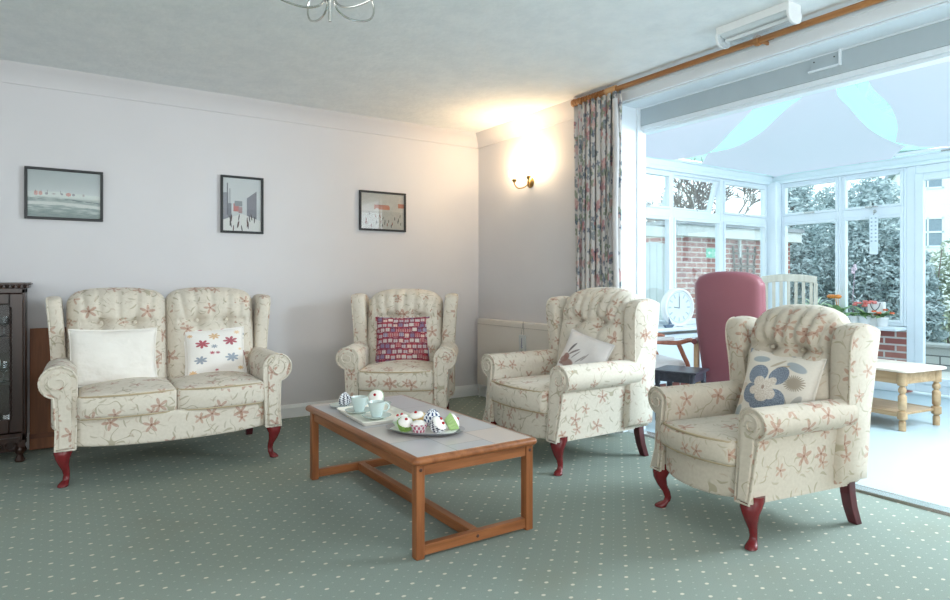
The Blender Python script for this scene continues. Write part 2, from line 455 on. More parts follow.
# roof: two hipped glazed slopes on white bars
def SM(x, y):
    a, b = XC - x, YC - y; k = .25
    return min(a, b) - max(k - abs(a - b), 0) ** 2 / (4 * k)
def roofz(x, y, dz=.0): return 2.45 + .27 * SM(x, y) + dz
g = MB(); nx, ny = 24, 32; vs = []; fs = []
for i in range(nx + 1):
    for j in range(ny + 1):
        x = WT + (XC + .1 - WT) * i / nx; y = YC + .1 + (-5.7 - YC - .1) * j / ny
        vs.append((x, y, 2.56 + .27 * min(XC + .1 - x, YC + .1 - y)))
for i in range(nx):
    for j in range(ny): fs.append((i * (ny + 1) + j, (i + 1) * (ny + 1) + j, (i + 1) * (ny + 1) + j + 1, i * (ny + 1) + j + 1))
g.add(vs, fs); strc(g, 'conservatory_roof', ROOFGLASS)
# fabric sails under the roof, cut to the leaf shaped gaps
def spline(P, k=6):
    out = []; m = len(P)
    for i in range(m - 1):
        p0, p1, p2, p3 = [Vector(P[max(0, min(m - 1, i + q))]) for q in (-1, 0, 1, 2)]
        for t in range(k):
            t /= k
            out.append(.5 * ((2 * p1) + (p2 - p0) * t + (2 * p0 - 5 * p1 + 4 * p2 - p3) * t * t + (3 * p1 - p0 - 3 * p2 + p3) * t ** 3))
    return out + [Vector(P[-1])]
def sail(name, edges, label, wav=None):
    pts = []
    for e in edges:
        q = spline(e) if len(e) > 2 else [Vector(e[0]).lerp(Vector(e[1]), t / 12) for t in range(13)]
        pts += q[:-1]
    P2 = [Vector((p[0], p[1])) for p in pts]; m = len(P2)
    def inside(p):
        c = False
        for i in range(m):
            a, b = P2[i], P2[(i + 1) % m]
            if (a.y > p.y) != (b.y > p.y) and p.x < (b.x - a.x) * (p.y - a.y) / (b.y - a.y) + a.x: c = not c
        return c
    allp = list(P2); st = .07
    x0, x1 = min(p.x for p in P2), max(p.x for p in P2); y0, y1 = min(p.y for p in P2), max(p.y for p in P2)
    for i in range(int((x1 - x0) / st) + 1):
        for j in range(int((y1 - y0) / st) + 1):
            p = Vector((x0 + i * st + .013, y0 + j * st + .017))
            if inside(p) and min((p - q).length for q in P2) > .035: allp.append(p)
    r = delaunay_2d_cdt(allp, [(i, (i + 1) % m) for i in range(m)], [list(range(m))], 1, 1e-5)
    vs = []
    for v in r[0]:
        z = roofz(v.x, v.y)
        if wav:
            dx, dy = v.x - wav[0], v.y - wav[1]; dd = math.hypot(dx, dy)
            z += .008 * math.sin(math.atan2(dy, dx) * 70) * max(0, 1 - dd / 1.3)
        vs.append((v.x, v.y, z))
    o = MB().add(vs, [tuple(f) for f in r[2]]).build(name, SAIL, angle=180)
    return tag(o, label, 'sail blind', 'white fabric sails under the conservatory roof')
A = [(.32, YC - .08), (1.28, YC - .07), (1.85, YC - .09)]
sail('sail_blind', [[(.32, -2.4), (.32, YC - .1)], A, [(1.85, YC - .09), (2.11, -1.22), (1.91, -1.62), (1.66, -2.04), (1.42, -2.52), (1.2, -2.95)], [(1.2, -2.95), (.32, -2.4)]],
     'white fabric roof sail nearest the curtain, left of the first bright gap')
sail('sail_blind', [[(1.5, -2.95), (1.89, -2.43), (2.05, -2.09), (2.27, -1.72), (2.3, -1.41), (2.11, -1.22)], [(2.11, -1.22), (2.31, -1.0)], [(2.31, -1.0), (3.73, -1.0)], [(3.73, -1.0), (3.73, -2.3)],
     [(3.73, -2.3), (3.49, -2.53)], [(3.49, -2.53), (3.36, -2.47), (3.03, -2.41), (2.54, -2.45), (2.14, -2.53), (1.5, -2.95)]],
     'pleated white fabric roof sail between the two bright leaf-shaped gaps', (1.45, -2.8))
sail('sail_blind', [[(1.3, -3.1), (2.15, -2.79), (2.64, -2.75), (3.03, -2.65), (3.37, -2.49)], [(3.37, -2.49), (3.56, -2.63)], [(3.56, -2.63), (3.72, -3.0)], [(3.72, -3.0), (3.72, -5.4)], [(3.72, -5.4), (.5, -5.4)], [(.5, -5.4), (1.3, -3.1)]],
     'white fabric roof sail above the glazed door, right of the second bright gap')
for x, y in ((1.55, YC - .05), (2.31, YC - .05), (3.66, YC - .056)):
    tag(MB().box((x, y + .002, 2.492), (.09, .012, .02)).build('sail_bracket', CHROME, smooth=False), {1.55: 'small metal sail bracket on the eaves nearest the curtain', 2.31: 'small metal sail bracket on the eaves below the first bright gap', 3.66: 'small metal sail bracket at the eaves corner'}[x], 'bracket', 'metal sail brackets on the eaves')
for y, lb in ((-2.0, 'small metal sail bracket on the right eaves above the hanging strip'), (-2.78, 'small metal sail bracket on the right eaves above the glazed door')):
    tag(MB().box((XC - .056, y, 2.492), (.012, .09, .02)).build('sail_bracket', CHROME, smooth=False), lb, 'bracket', 'metal sail brackets on the eaves')
# ridge seam on the door-side sail is a white glazing bar just under the glass
# white cover plate screwed to the beam
t = thing('cover_plate', 'small white cover plate with two screws on the grey beam', 'cover plate', (.197, -3.44, 2.5))
MB().box((0, 0, 0), (.016, .17, .08)).build('plate', GREYB, t, smooth=False, bevel=.004)
l = MB(); l.box((-.008, 0, -.044), (.022, .19, .012)); l.box((-.008, -.092, 0), (.022, .012, .1)); l.build('edge_trim', UPVC, t, smooth=False, bevel=.003)
for y in (-.06, .06):
    MB().lathe([(0, -.003), (.004, -.003), (.004, .003), (0, .003)], (-.009, y, .01), 10, Matrix.Rotation(PI / 2, 3, 'Y')).build('screw', BLACK, t)
# ================================================================== UPHOLSTERED FURNITURE
def tuft_back(w, h, th, buttons, lean, arch=.10, folds=(), n=68, botc=.0):
    """cushion like back panel, front towards -y, base at z=0, centred on x"""
    def fn(q, p):
        x, y, z = q; u = p.x; vz = (z + h / 2) / h
        z2 = z + h / 2
        z2 -= arch * max(0, vz - .55) / .45 * abs(2 * x / w) ** 3
        f = max(0.0, min(1.0, (.5 * th - y) / th))
        if f > .02:
            e = max(0, 1 - abs(2 * x / w) ** 4) * max(0, 1 - abs(2 * vz - 1) ** 6)
            d = .06 * e
            for bx, bz in buttons:
                r2 = ((x - bx) / .055) ** 2 + ((z2 - bz) / .05) ** 2
                d -= .052 * math.exp(-r2)
                # horizontal crease joining the buttons
            if buttons:
                bz = buttons[0][1]; span = max(abs(b[0]) for b in buttons)
                d -= .036 * math.exp(-((z2 - bz) / .02) ** 2) * (1 if abs(x) < span + .12 else .4)
                for bx in folds:
                    if z2 > bz: d -= .018 * math.exp(-((x - bx * (1 + .25 * (z2 - bz) / .3)) / .015) ** 2) * min(1, (z2 - bz) / .04)
                for bx, _ in buttons:
                    if z2 < bz: d -= .022 * math.exp(-((x - bx) / .02) ** 2) * max(0, 1 - (bz - z2) / .3)
            # roll over at the top
            y = y - d * f
            if vz > .86: y += .01
        return (x, y + lean * z2, z2)
    return MB().soft((0, 0, 0), (w, th, h), min(th * .48, .07), n, fn)
def seat_cushion(w, d, z0, z1, bow, n=20):
    def fn(q, p):
        x, y, z = q
        if z > 0: z += .035 * (1 - p.x ** 2) * (1 - p.y ** 2) ** .6 + .006 * math.sin(9 * x + 4 * y)
        f = max(0, -p.y)
        y -= bow * (1 - p.x ** 2) * f
        if p.y < -.8: y -= .014 * (1 - p.z ** 2)
        return (x, y, z)
    return MB().soft((0, 0, 0), (w, d, z1 - z0), .024, n, fn)
def piping_front(w, d, z, bow):
    pts = []
    for i in range(25):
        u = -1 + 2 * i / 24; x = u * (w / 2 - .004)
        yy = -d / 2 - bow * (1 - u * u) + .004
        if abs(u) > .93: yy += .03 * ((abs(u) - .93) / .07) ** 2
        pts.append((x, yy, z))
    return MB().tube(pts, .0055, 6)
def arm_profile(sgn, xi, zb, za, r, pw):
    cx, cz = xi + r, za - r; P = [(xi + .008, zb), (xi, cz)]
    for i in range(1, 20):
        a = PI - (PI + rad(75)) * i / 19
        P.append((cx + r * math.cos(a), cz + r * math.sin(a)))
    P.append((xi + pw, cz - r * 1.25)); P.append((xi + pw - .012, zb + .1)); P.append((xi + pw - .008, zb))
    return [(sgn * x, z) for x, z in P]
def make_arm(root, sgn, xi, zb, za, r, pw, L, yf=0.0):
    P = arm_profile(sgn, xi, zb, za, r, pw)
    def sw(z):      # the front of the arm sweeps: full at foot and scroll, hollow between
        t = max(0, min(1, (z - zb) / (za - zb))); return .048 * math.sin(PI / 2 * min(1, t / .6)) - (.02 * (t - .6) / .4 if t > .6 else 0)
    ys = [0, .012, .03, .1, .3, L]
    rings = []
    c = Vector((sgn * (xi + pw * .5), 0, (zb + za) / 2))
    for k, y in enumerate(ys):
        s = (.965, .99, 1, 1, 1, 1)[k]
        rings.append([(c.x + (x - c.x) * s, yf + y + sw(z) * (1 if k < 3 else max(0, 1 - (y - .03) / .3)), c.z + (z - c.z) * (1 if k > 1 else s)) for x, z in P])
    m = MB().loft(rings)
    arm = m.build('arm', FLORAL, root, angle=50)
    # facing panel set inside the outline, with spiral pleats at the scroll
    fc = MB(); ins = []
    cc = Vector((sum(p[0] for p in P) / len(P), sum(p[1] for p in P) / len(P)))
    cx, cz = sgn * (xi + r), za - r
    for x, z in P:
        if z > cz - r * .6: ins.append((cx + (x - cx) * .72, cz + (z - cz) * .72))
        else: ins.append((c.x + (x - c.x) * .66, z + (.012 if z < zb + .05 else 0)))
    fc.loft([[(x, yf + sw(z) - .012, z) for x, z in ins], [(x, yf + sw(z) + .012, z) for x, z in ins]])
    fc.build('arm_facing', FLORAL, arm, bevel=.005, seg=2, angle=50)
    pp = MB().tube([(x, yf + sw(z) - .001, z) for x, z in P + [P[0]]], .006, 6)
    # curled piping of the scroll
    sp = []
    for i in range(22):
        a = PI * .55 - i / 21 * PI * 2.2; rr = r * (.62 - .42 * i / 21)
        sp.append((cx + sgn * rr * math.cos(a) * 1, yf + sw(cz) - .014, cz + rr * math.sin(a)))
    pp.tube(sp, .005, 6)
    pp.build('piping', FLORAL, arm)
    return arm
def make_wing(root, sgn, xo, th, zb, zc, zw, D, f=.0, g=0.0):
    # side outline (y, z): rolled front edge that swells towards the top
    k = zw - zc
    prof = [(D * (.60 + f), zb + .02), (D * (.615 + f), zc - .02), (D * (.66 + f), zc + .10 * k), (D * (.665 + f), zc + .3 * k), (D * (.655 + f), zc + .55 * k), (D * (.645 + f), zc + .75 * k), (D * (.655 + f), zc + .9 * k), (D * (.69 + f), zc + .975 * k),
            (D * (.76 + f * .8), zw), (D * .88, zw + .005), (D * (1.0 + g), zw - .02), (D * (1.015 + g), zw - .05), (D * (1.0 + g * .6), zc + .6 * k), (D * .965, zc), (D * .93, zb + .02)]
    out = []; N_ = len(prof)
    pts = spline([(p[0], p[1], 0) for p in prof], 4)
    poly = [(p.x, p.y) for p in pts]
    cy, cz = D * .82, (zc + zw) / 2
    def ring(x, s):
        return [(x + sgn * .03 * max(0, (z - zc) / k) ** 1.5, cy + (y - cy) * (1 - (1 - s) * 1.0), cz + (z - cz) * (1 - (1 - s) * .35)) for y, z in poly]
    a, b = xo - th, xo
    xs = [(a, .86), (a + th * .08, .93), (a + th * .25, .985), (a + th * .5, 1.0), (b - th * .25, .985), (b - th * .08, .94), (b, .88)]
    m = MB().loft([ring(sgn * x, s) for x, s in xs])
    w = m.build('wing', FLORAL, root, angle=60)
    # piping down the outer front edge
    pts2 = [p for p in ring(sgn * (b - th * .04), .93)][4:33]
    MB().tube(pts2, .0055, 6).build('piping', FLORAL, w)
    return w
def cab_leg(root, x, y, h=.215, s=1.0, dx=0.0):
    """cabriole leg; curves out towards the front corner"""
    st = [(h + .02, 0.0, .052, .046), (h - .005, .0, .052, .046), (h - .03, .012, .046, .042), (h - .06, .016, .036, .033), (h - .1, .008, .026, .025), (h - .135, -.006, .02, .02), (h - .165, -.012, .017, .017),
          (.032, -.008, .018, .018), (.022, .004, .023, .026), (.012, .012, .027, .031), (.004, .014, .027, .031), (0, .013, .023, .027)]
    d = Vector((dx, -1, 0)).normalized(); sd = Vector((-d.y, d.x, 0)); rings = []
    for z, o, ra, rb in st:
        ring = []
        for j in range(16):
            a = 2 * PI * j / 16; ca, sa = math.cos(a), math.sin(a); e = .8 if z > .1 else 1
            ca = math.copysign(abs(ca) ** e, ca); sa = math.copysign(abs(sa) ** e, sa)
            p = Vector((x, y, z)) + d * (o * 1.5 + ca * rb) * s + sd * (sa * ra) * s
            ring.append(p)
        rings.append(ring)
    return MB().loft(rings).build('leg', MAHOG, root, angle=50)
def back_leg(root, x, y, h=.22):
    rings = []
    for z, o, w in ((h, 0, .026), (h * .7, .006, .026), (h * .4, .022, .025), (h * .15, .045, .024), (0, .06, .023)):
        rings.append([(x + a * w, y + o + b * w * .9, z) for a, b in ((-1, -1), (1, -1), (1, 1), (-1, 1))])
    return MB().loft(rings).build('leg', MAHOG if False else DARKLEG, root, smooth=False, bevel=.004)
DARKLEG = wood('mahogany_back_leg', (70, 30, 36), (96, 46, 50), 2, .5, .3, .45)
def base_body(root, wi, pw, D, zb, zt, bow):
    wo = wi + pw - .01
    # floor of the seat and the two closed sides and back
    m = MB()
    for sg in (-1, 1): m.ab((sg * (wi + .02), .05, zb), (sg * (wo - .004), D * .93, zt + .08))
    m.ab((-wo + .01, D * .80, zb), (wo - .01, D * .95, zt + .2))
    b = m.build('side_panel', FLORAL, root, bevel=.012, seg=3, smooth=False)
    def fn(q, p):
        x, y, z = q
        if p.y < 0: y -= bow * (1 - p.x ** 2) * (-p.y)
        if z < 0: z += .02 * (1 - p.x ** 2) * 0 - .02 * (1 - abs(p.x) ** 3) * max(0, -p.y)
        return (x, y, z)
    f = MB().soft((0, .03 + (D * .8) / 2, (zb + zt) / 2 + .005), (2 * wi + .02, D * .8, zt - zb), .018, 16, fn)
    f.build('seat_rail', FLORAL, root)
def wing_chair(name, label, cat, loc, rz, wi=.285, pw=.095, r=.082, D=.80, zb=.205, zs0=.36, zs1=.495, za=.675, zw=1.05, zt=1.12, seats=1, wth=.105, wf=0.0, wg=0.0, bback=0.0, group=None):
    t = thing(name, label, cat, loc, rad(rz), group)
    bow = .055 if seats == 1 else .05
    base_body(t, wi, pw, D, zb, zs0 + .01, bow)
    for sg in (-1, 1):
        make_arm(t, sg, wi, zb, za, r, pw, D * (.72 + wf))
        make_wing(t, sg, wi + pw + .03, wth, zb, za - .1, zw, D, wf, wg)
    W = 2 * (wi + pw + .03 - wth); n = seats
    for k in range(n):
        cw = W / n; cx = -W / 2 + cw * (k + .5)
        bz = (zt - zs1) * .62
        bt = [(-cw * .17, bz), (cw * .17, bz)] if seats > 1 else [(-cw * .18, bz), (cw * .18, bz)]
        fo = (-cw * .17, cw * .17, -cw * .3, cw * .3, 0) if seats > 1 else (-cw * .36, -cw * .24, -cw * .12, 0, cw * .12, cw * .24, cw * .36)
        m = tuft_back(cw + (.006 if n > 1 else .01), zt - zs0, .17, [(x, z + zs1 - zs0) for x, z in bt], .17, .075 if seats == 1 else .05, fo)
        o = m.build('backrest', FLORAL, t, loc=(cx, D * .71 + bback, zs0), angle=180)
        for x, z in bt: MB()._sph((x, -.078 + .17 * (z + zs1 - zs0), z + zs1 - zs0), .013, 10, (1, .6, 1)).build('button', FLORAL, o)
        # cushions
        sw_ = (2 * wi - .004) / n; sx = -wi + sw_ * (k + .5); sd = D * .72
        c = seat_cushion(sw_, sd, zs0, zs1, .045 if seats == 1 else .035).build('seat_cushion', FLORAL, t, loc=(sx, sd / 2 - .005, (zs0 + zs1) / 2), angle=180)
        pm = piping_front(sw_, sd, (zs1 - zs0) / 2 - .006, .045 if seats == 1 else .035); pq_ = piping_front(sw_, sd, -(zs1 - zs0) / 2 + .007, .045 if seats == 1 else .035); pm.add(pq_.v, pq_.f)
        pm.build('piping', PIPE, c)
    for sg in (-1, 1):
        cab_leg(t, sg * (wi + pw * .52), .06, zb + .01, 1.0, sg * .5)
        back_leg(t, sg * (wi + pw * .55), D * .86, zb + .02)
    return t
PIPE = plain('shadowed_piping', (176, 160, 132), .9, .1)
SOFA = wing_chair('two_seat_sofa', 'two-seat floral wingback sofa with rolled arms against the picture wall', 'sofa', (-3.03, -1.18, 0), -2.0, wi=.525, pw=.115, r=.092, D=.84, zb=.215, zs0=.375, zs1=.515, za=.69, zw=1.075, zt=1.135, seats=2, wth=.082)
G_ = 'floral wingback armchairs'
CH1 = wing_chair('wing_armchair', 'floral wingback armchair facing us against the back wall, with red patchwork cushion', 'armchair', (-1.545, -1.19, 0), -34, wi=.285, pw=.10, zt=1.115, zw=1.07, za=.68, zs0=.36, zs1=.51, group=G_)
CH2 = wing_chair('wing_armchair', 'floral wingback armchair by the curtain, turned left, with white hare cushion', 'armchair', (-1.155, -2.165, 0), -90, wi=.295, pw=.10, D=.88, zt=1.135, zw=1.06, za=.665, zs1=.50, wf=.055, wg=-.03, bback=.03, group=G_)
FLORAL_KEEP = FLORAL; FLORAL = FLORAL_TAN
CH3 = wing_chair('wing_armchair', 'nearest floral wingback armchair, at the right, with large blue flower cushion', 'armchair', (-1.105, -3.505, 0), -98.9, wi=.235, pw=.09, r=.07, D=.80, zb=.205, zs0=.345, zs1=.462, za=.622, zw=.975, zt=1.055, wf=.085, wg=-.005, bback=.055, group=G_)

FLORAL = FLORAL_KEEP
# ------------------------------------------------------------------ scatter cushions
def pillow(w, h, th, n=22, sag=0.0):
    vs = []; uv = []; fs = []
    for sd in (-1, 1):
        for i in range(n + 1):
            for j in range(n + 1):
                u, v = -1 + 2 * i / n, -1 + 2 * j / n
                e = (max(0, (1 - u ** 2)) * max(0, (1 - v ** 2))) ** .42
                x = u * w / 2 * (1 - .06 * (1 - v * v) * abs(u) ** 3 * 1.0); z = v * h / 2 * (1 - .06 * (1 - u * u) * abs(v) ** 3)
                y = sd * th / 2 * e + .006 * math.sin(5 * u + 3 * v) * e
                vs.append((x, y, z)); uv.append(((u + 1) / 2, (v + 1) / 2))
    N2 = (n + 1) ** 2
    for s in (0, 1):
        for i in range(n):
            for j in range(n):
                a = s * N2 + i * (n + 1) + j; q = (a, a + n + 1, a + n + 2, a + 1)
                fs.append(q if s == 0 else q[::-1])
    rim = [i * (n + 1) for i in range(n + 1)] + [n * (n + 1) + j for j in range(1, n + 1)] + [i * (n + 1) + n for i in range(n - 1, -1, -1)] + [j for j in range(n - 1, 0, -1)]
    for k in range(len(rim)):
        a, b = rim[k], rim[(k + 1) % len(rim)]
        fs.append((a, a + N2, b + N2, b))
    m = MB().add(vs, fs); m.uvs = uv; return m, [vs[i] for i in rim]
def cushion(label, mat, w, h, th, chair, x, y, z, lean, tilt=0.0, turn=0.0, edge=None):
    m, rim = pillow(w, h, th)
    M = chair.matrix_basis @ Matrix.Translation((x, y, z)) @ Matrix.Rotation(rad(turn), 4, 'Z') @ Matrix.Rotation(rad(-lean), 4, 'X') @ Matrix.Rotation(rad(tilt), 4, 'Y') @ Matrix.Translation((0, 0, h / 2))
    o = m.build('scatter_cushion', mat, angle=180); o.matrix_basis = M
    tag(o, label, 'cushion', 'scatter cushions on the seats')
    MB().tube(rim + rim[:1], .005, 6).build('edge_seam', edge or mat, o)
    return o
def cloth(name): return Mat(name, .9, .1)
m = cloth('plain_white_cotton'); u, v = m.uv(); m.col(m.mix((236, 232, 226), (224, 219, 211), m.noise(m.vec(u, v), 5, 3))); m.bump(m.noise(m.vec(u, v), 4, 3), .35, .05); CW = m.m
# white with embroidered flowers
m = cloth('embroidered_white_cotton'); u, v = m.uv()
c = m.mix((236, 232, 228), (226, 222, 216), m.noise(m.vec(u, v), 60, 2))
def blossom(m, c, u, v, cx, cy, R, colr, ang=0.0, petals=5, sq=.75):
    dx, dy = u - cx, (v - cy) * (1 / sq)
    rr = (dx * dx + dy * dy).sqrt(); a = dy.atan2(dx) + ang
    f = ((a * (petals / 2)).cos().abs() * (R * .62) + R * .38 - rr).ss(-.006, .008)
    return m.mix(c, colr, f * .9)
for q in ((.29, .66, .105, (168, 58, 76)), (.75, .7, .11, (162, 66, 84)), (.25, .34, .095, (140, 150, 164)), (.76, .36, .105, (142, 154, 168)), (.49, .82, .085, (206, 170, 128)), (.48, .6, .05, (140, 150, 160)), (.44, .47, .04, (168, 58, 76)), (.53, .47, .035, (150, 60, 80)), (.1, .85, .045, (216, 176, 128)), (.87, .88, .05, (222, 190, 150)), (.12, .1, .06, (218, 176, 122)), (.9, .14, .05, (222, 186, 130)), (.5, .12, .03, (176, 70, 84)), (.91, .52, .03, (222, 186, 130))):
    c = blossom(m, c, u, v, q[0], q[1], q[2] * 1.15, q[3], q[0] * 9, 7)
c = m.mix(c, (206, 200, 192), box2(u, v, .03, .035, .03, .97)); c = m.mix(c, (206, 200, 192), box2(u, v, .965, .97, .03, .97))
m.col(c); CE = m.m
# red patchwork of little gabled houses
m = cloth('red_house_print'); u, v = m.uv()
ny = 9.0; nx = 10.0
row = (v * ny).floor(); off = m.white(m.vec(row, 3.0)); cu = u * nx + off; ci = cu.floor(); fu = cu.fract(); r1 = m.white(m.vec(ci, row, 1.0)); fv = (v * ny + (r1 - .5) * .3).fract(); r2 = m.white(m.vec(ci, row, 7.0)); r3 = m.white(m.vec(ci, row, 13.0))
c = m.mix((150, 60, 72), (118, 60, 78), r3)
body = m.mix((206, 196, 186), (176, 164, 172), r1); body = m.mix(body, (160, 70, 78), r2.gt(.76)); body = m.mix(body, (216, 190, 176), r2.lt(.14)); body = m.mix(body, (128, 118, 146), r3.gt(.82))
hmask = ((fu - .5).abs().lt(.41)) * (fv.lt(.62 + .0)) ; roof = (((fu - .5).abs() * .75 + fv).lt(.97)) * fv.gt(.62)
c = m.mix(c, body, hmask); c = m.mix(c, m.mix((176, 70, 78), (120, 96, 112), r3), roof)
win = (((fu * 3.0).fract() - .5).abs().lt(.24)) * (((fv * 4.2).fract() - .5).abs().lt(.26)) * hmask
c = m.mix(c, m.mix((120, 48, 62), (214, 206, 200), r2.gt(.6)), win * .75)
c = m.mix(c, (60, 48, 66), box2(fu, fv, .3, .42, .6, .92) * r1.gt(.7))
m.col(c); CR = m.m
# white with a brown hare and grass strokes
m = cloth('hare_print'); u, v = m.uv()
c = m.mix((226, 222, 220), (214, 210, 208), m.noise(m.vec(u, v), 8, 2))
for q in ((.24, .40, .085, .075, .3, (150, 112, 104)), (.19, .33, .12, .07, .5, (156, 120, 112)), (.30, .27, .16, .09, .2, (158, 124, 116)), (.13, .22, .05, .03, 0, (150, 116, 110)), (.30, .62, .025, .14, -.35, (96, 88, 92)), (.38, .55, .02, .13, -.75, (120, 108, 108)), (.44, .5, .012, .12, -.5, (140, 132, 130)), (.56, .45, .014, .13, -.55, (150, 144, 142)), (.63, .52, .012, .12, -.45, (158, 150, 148)), (.78, .36, .022, .15, -.7, (110, 104, 108)), (.84, .44, .012, .1, -.8, (130, 124, 126)), (.52, .2, .012, .1, -.5, (150, 146, 142)), (.66, .2, .012, .1, -.9, (150, 146, 142))):
    c = m.mix(c, q[5], ell(u, v, *q[:5], soft=.3) * .85)
m.col(c); CHARE = m.m
# cream with one large blue flower
m = cloth('blue_flower_print'); u, v = m.uv(); u = (u - .41) * 1.1 + .43; v = (v - .5) * 1.1 + .52
st = (m.noise(m.vec(u, v), 70, 2)).ss(.42, .6)
c = m.mix((224, 217, 206), (212, 205, 194), m.noise(m.vec(u, v), 40, 2))
for q in ((.25, .93, .13, .05, .1, (150, 162, 170)), (.8, .88, .15, .06, -.3, (150, 160, 168)), (.53, .9, .12, .02, .6, (180, 166, 144)), (.62, .86, .1, .018, .3, (176, 160, 138)), (.08, .5, .07, .05, .6, (206, 192, 176)), (.06, .3, .06, .07, 0, (204, 186, 166)), (.72, .42, .12, .04, -.9, (170, 160, 146)), (.9, .4, .13, .05, 1.0, (172, 170, 166)), (.78, .25, .1, .05, -.5, (160, 160, 160)), (.92, .2, .08, .03, .8, (184, 168, 140)), (.6, .14, .13, .025, -.5, (186, 170, 144)), (.06, .12, .12, .05, 1.2, (160, 168, 172)), (.25, .14, .08, .02, -.9, (190, 176, 152)), (.83, .3, .1, .03, .3, (180, 166, 144)), (.6, .3, .02, .12, .2, (170, 160, 142))):
    c = m.mix(c, q[5], ell(u, v, *q[:5], soft=.2) * .85)
dx, dy = u - .83, v - .66; a = dy.atan2(dx); rr = (dx * dx + dy * dy * 1.9).sqrt()
c = m.mix(c, (150, 136, 118), ((a * 12.0).cos().abs() * .07 + .09 - rr).ss(-.005, .01) * .8)
for cx, cy, rx, ry, an in ((.29, .70, .155, .135, .5), (.60, .73, .15, .12, .75), (.62, .40, .15, .135, -.5), (.42, .28, .17, .11, -.15), (.24, .42, .135, .14, 0.2)):
    e = ell(u, v, cx, cy, rx, ry, an, .06)
    c = m.mix(c, m.mix((104, 116, 134), (152, 160, 170), st), e)
for cx, cy, rx, ry, an in ((.35, .60, .08, .075, .5), (.52, .62, .08, .06, .8), (.53, .46, .09, .08, -.5), (.43, .4, .1, .07, 0), (.3, .47, .08, .06, .2), (.42, .52, .13, .12, 0)):
    c = m.mix(c, m.mix((222, 214, 204), (196, 182, 168), st), ell(u, v, cx, cy, rx, ry, an, .1))
c = m.mix(c, (170, 150, 138), ell(u, v, .43, .53, .02, .03, 0, .3))
m.col(c); m.bump(st, .15, .003); CB = m.m
cushion('plain white cushion at the left end of the sofa', CW, .51, .375, .15, SOFA, -.325, .42, .505, 17, 1.5, 4)
cushion('white cushion embroidered with maroon and grey flowers, right side of the sofa', CE, .405, .35, .13, SOFA, .30, .44, .505, 17, -2, -4)
cushion('square red patchwork cushion printed with little houses', CR, .44, .40, .12, CH1, .0, .425, .495, 15, 0, 6)
cushion('white cushion printed with a brown hare and grass stems', CHARE, .42, .32, .11, CH2, .05, .45, .505, 22, 12, 4)
cushion('cream cushion with one large blue flower', CB, .42, .41, .13, CH3, .025, .45, .42, 20, 2, 4)
# ================================================================== COFFEE TABLE AND TEA THINGS
TX0, TX1, TY0, TY1, TZ = -2.415, -1.745, -3.115, -1.715, .435
m = Mat('slate_tile_top', .28, .5)
u, v = m.uv()
n = m.N('ShaderNodeTexBrick'); m.L(m.vec(v, u), n.inputs['Vector']); n.inputs['Scale'].default_value = 1
n.inputs['Brick Width'].default_value = .34; n.inputs['Row Height'].default_value = .205; n.inputs['Mortar Size'].default_value = .002
n.inputs['Color1'].default_value = (*lin((176, 178, 184)), 1); n.inputs['Color2'].default_value = (*lin((204, 188, 176)), 1); n.inputs['Mortar'].default_value = (*lin((104, 102, 102)), 1)
m.col(m.mix(V(m.nt, n.outputs['Color']), (186, 182, 180), m.noise(m.vec(u, v), 12, 3) * .5)); TILE = m.m
t = thing('coffee_table', 'low teak coffee table with tiled top holding the tea tray and cakes', 'coffee table', ((TX0 + TX1) / 2, (TY0 + TY1) / 2, 0))
hx, hy = (TX1 - TX0) / 2, (TY1 - TY0) / 2
PLUG = plain('dark_plug', (70, 44, 40), .4, .4)
# moulded edge frame with rounded corners
def rrect(hx, hy, r, k=5):
    P = []
    for sx, sy, a0 in ((1, 1, 0), (-1, 1, 90), (-1, -1, 180), (1, -1, 270)):
        for i in range(k + 1):
            a = rad(a0 + 90 * i / k); P.append((sx * (hx - r) + r * math.cos(a), sy * (hy - r) + r * math.sin(a)))
    return P
def rr_ring(ins, z, r=.03): return [(x, y, z) for x, y in rrect(hx - ins, hy - ins, max(.006, r - ins))]
MB().loft([rr_ring(.012, TZ - .032), rr_ring(.003, TZ - .026), rr_ring(0, TZ - .017), rr_ring(.003, TZ - .007), rr_ring(.012, TZ), rr_ring(.03, TZ + .0005)]).build('table_edge', TEAK, t, angle=50)
MB().ab((-hx + .028, -hy + .028, TZ - .01), (hx - .028, hy - .028, TZ + .002)).build('tiled_top', TILE, t, smooth=False, off=(.11, .07))
LX, LY0, LY1, lw = .293, -hy + .022, hy - .085, .045
for sx in (-1, 1):
    for y in (LY0, LY1):
        MB().ab((sx * LX - .0205, y, 0), (sx * LX + .0205, y + lw, TZ - .03)).build('leg', TEAKZ, t, smooth=False, bevel=.005)
for sx in (-1, 1):
    MB().ab((sx * LX - .012, LY0 + lw, TZ - .085), (sx * LX + .012, LY1, TZ - .03)).build('apron', TEAK, t, smooth=False, bevel=.003)
for y in (LY0, LY1):
    MB().ab((-LX + .0205, y + .006, TZ - .082), (LX - .0205, y + .038, TZ - .03)).build('apron', TEAKX, t, smooth=False, bevel=.003)
    MB().ab((-LX + .0205, y + .005, .012), (LX - .0205, y + .04, .058)).build('end_rail', TEAKX, t, smooth=False, bevel=.004)
    sg = -1 if y < 0 else 1
    for x in (-LX, 0, LX):
        zz = .036 if x == 0 else TZ - .055; yy = y - .001 if sg < 0 else y + lw + .001
        MB()._sph((x, yy + (.006 if x == 0 else 0), zz), .008, 10, (1, .4, 1)).build('bolt_cap', PLUG, t)
MB().ab((-.022, LY0 + .04, .012), (.022, LY1 + .005, .058)).build('stretcher', TEAK, t, smooth=False, bevel=.004)
ZT = TZ + .002
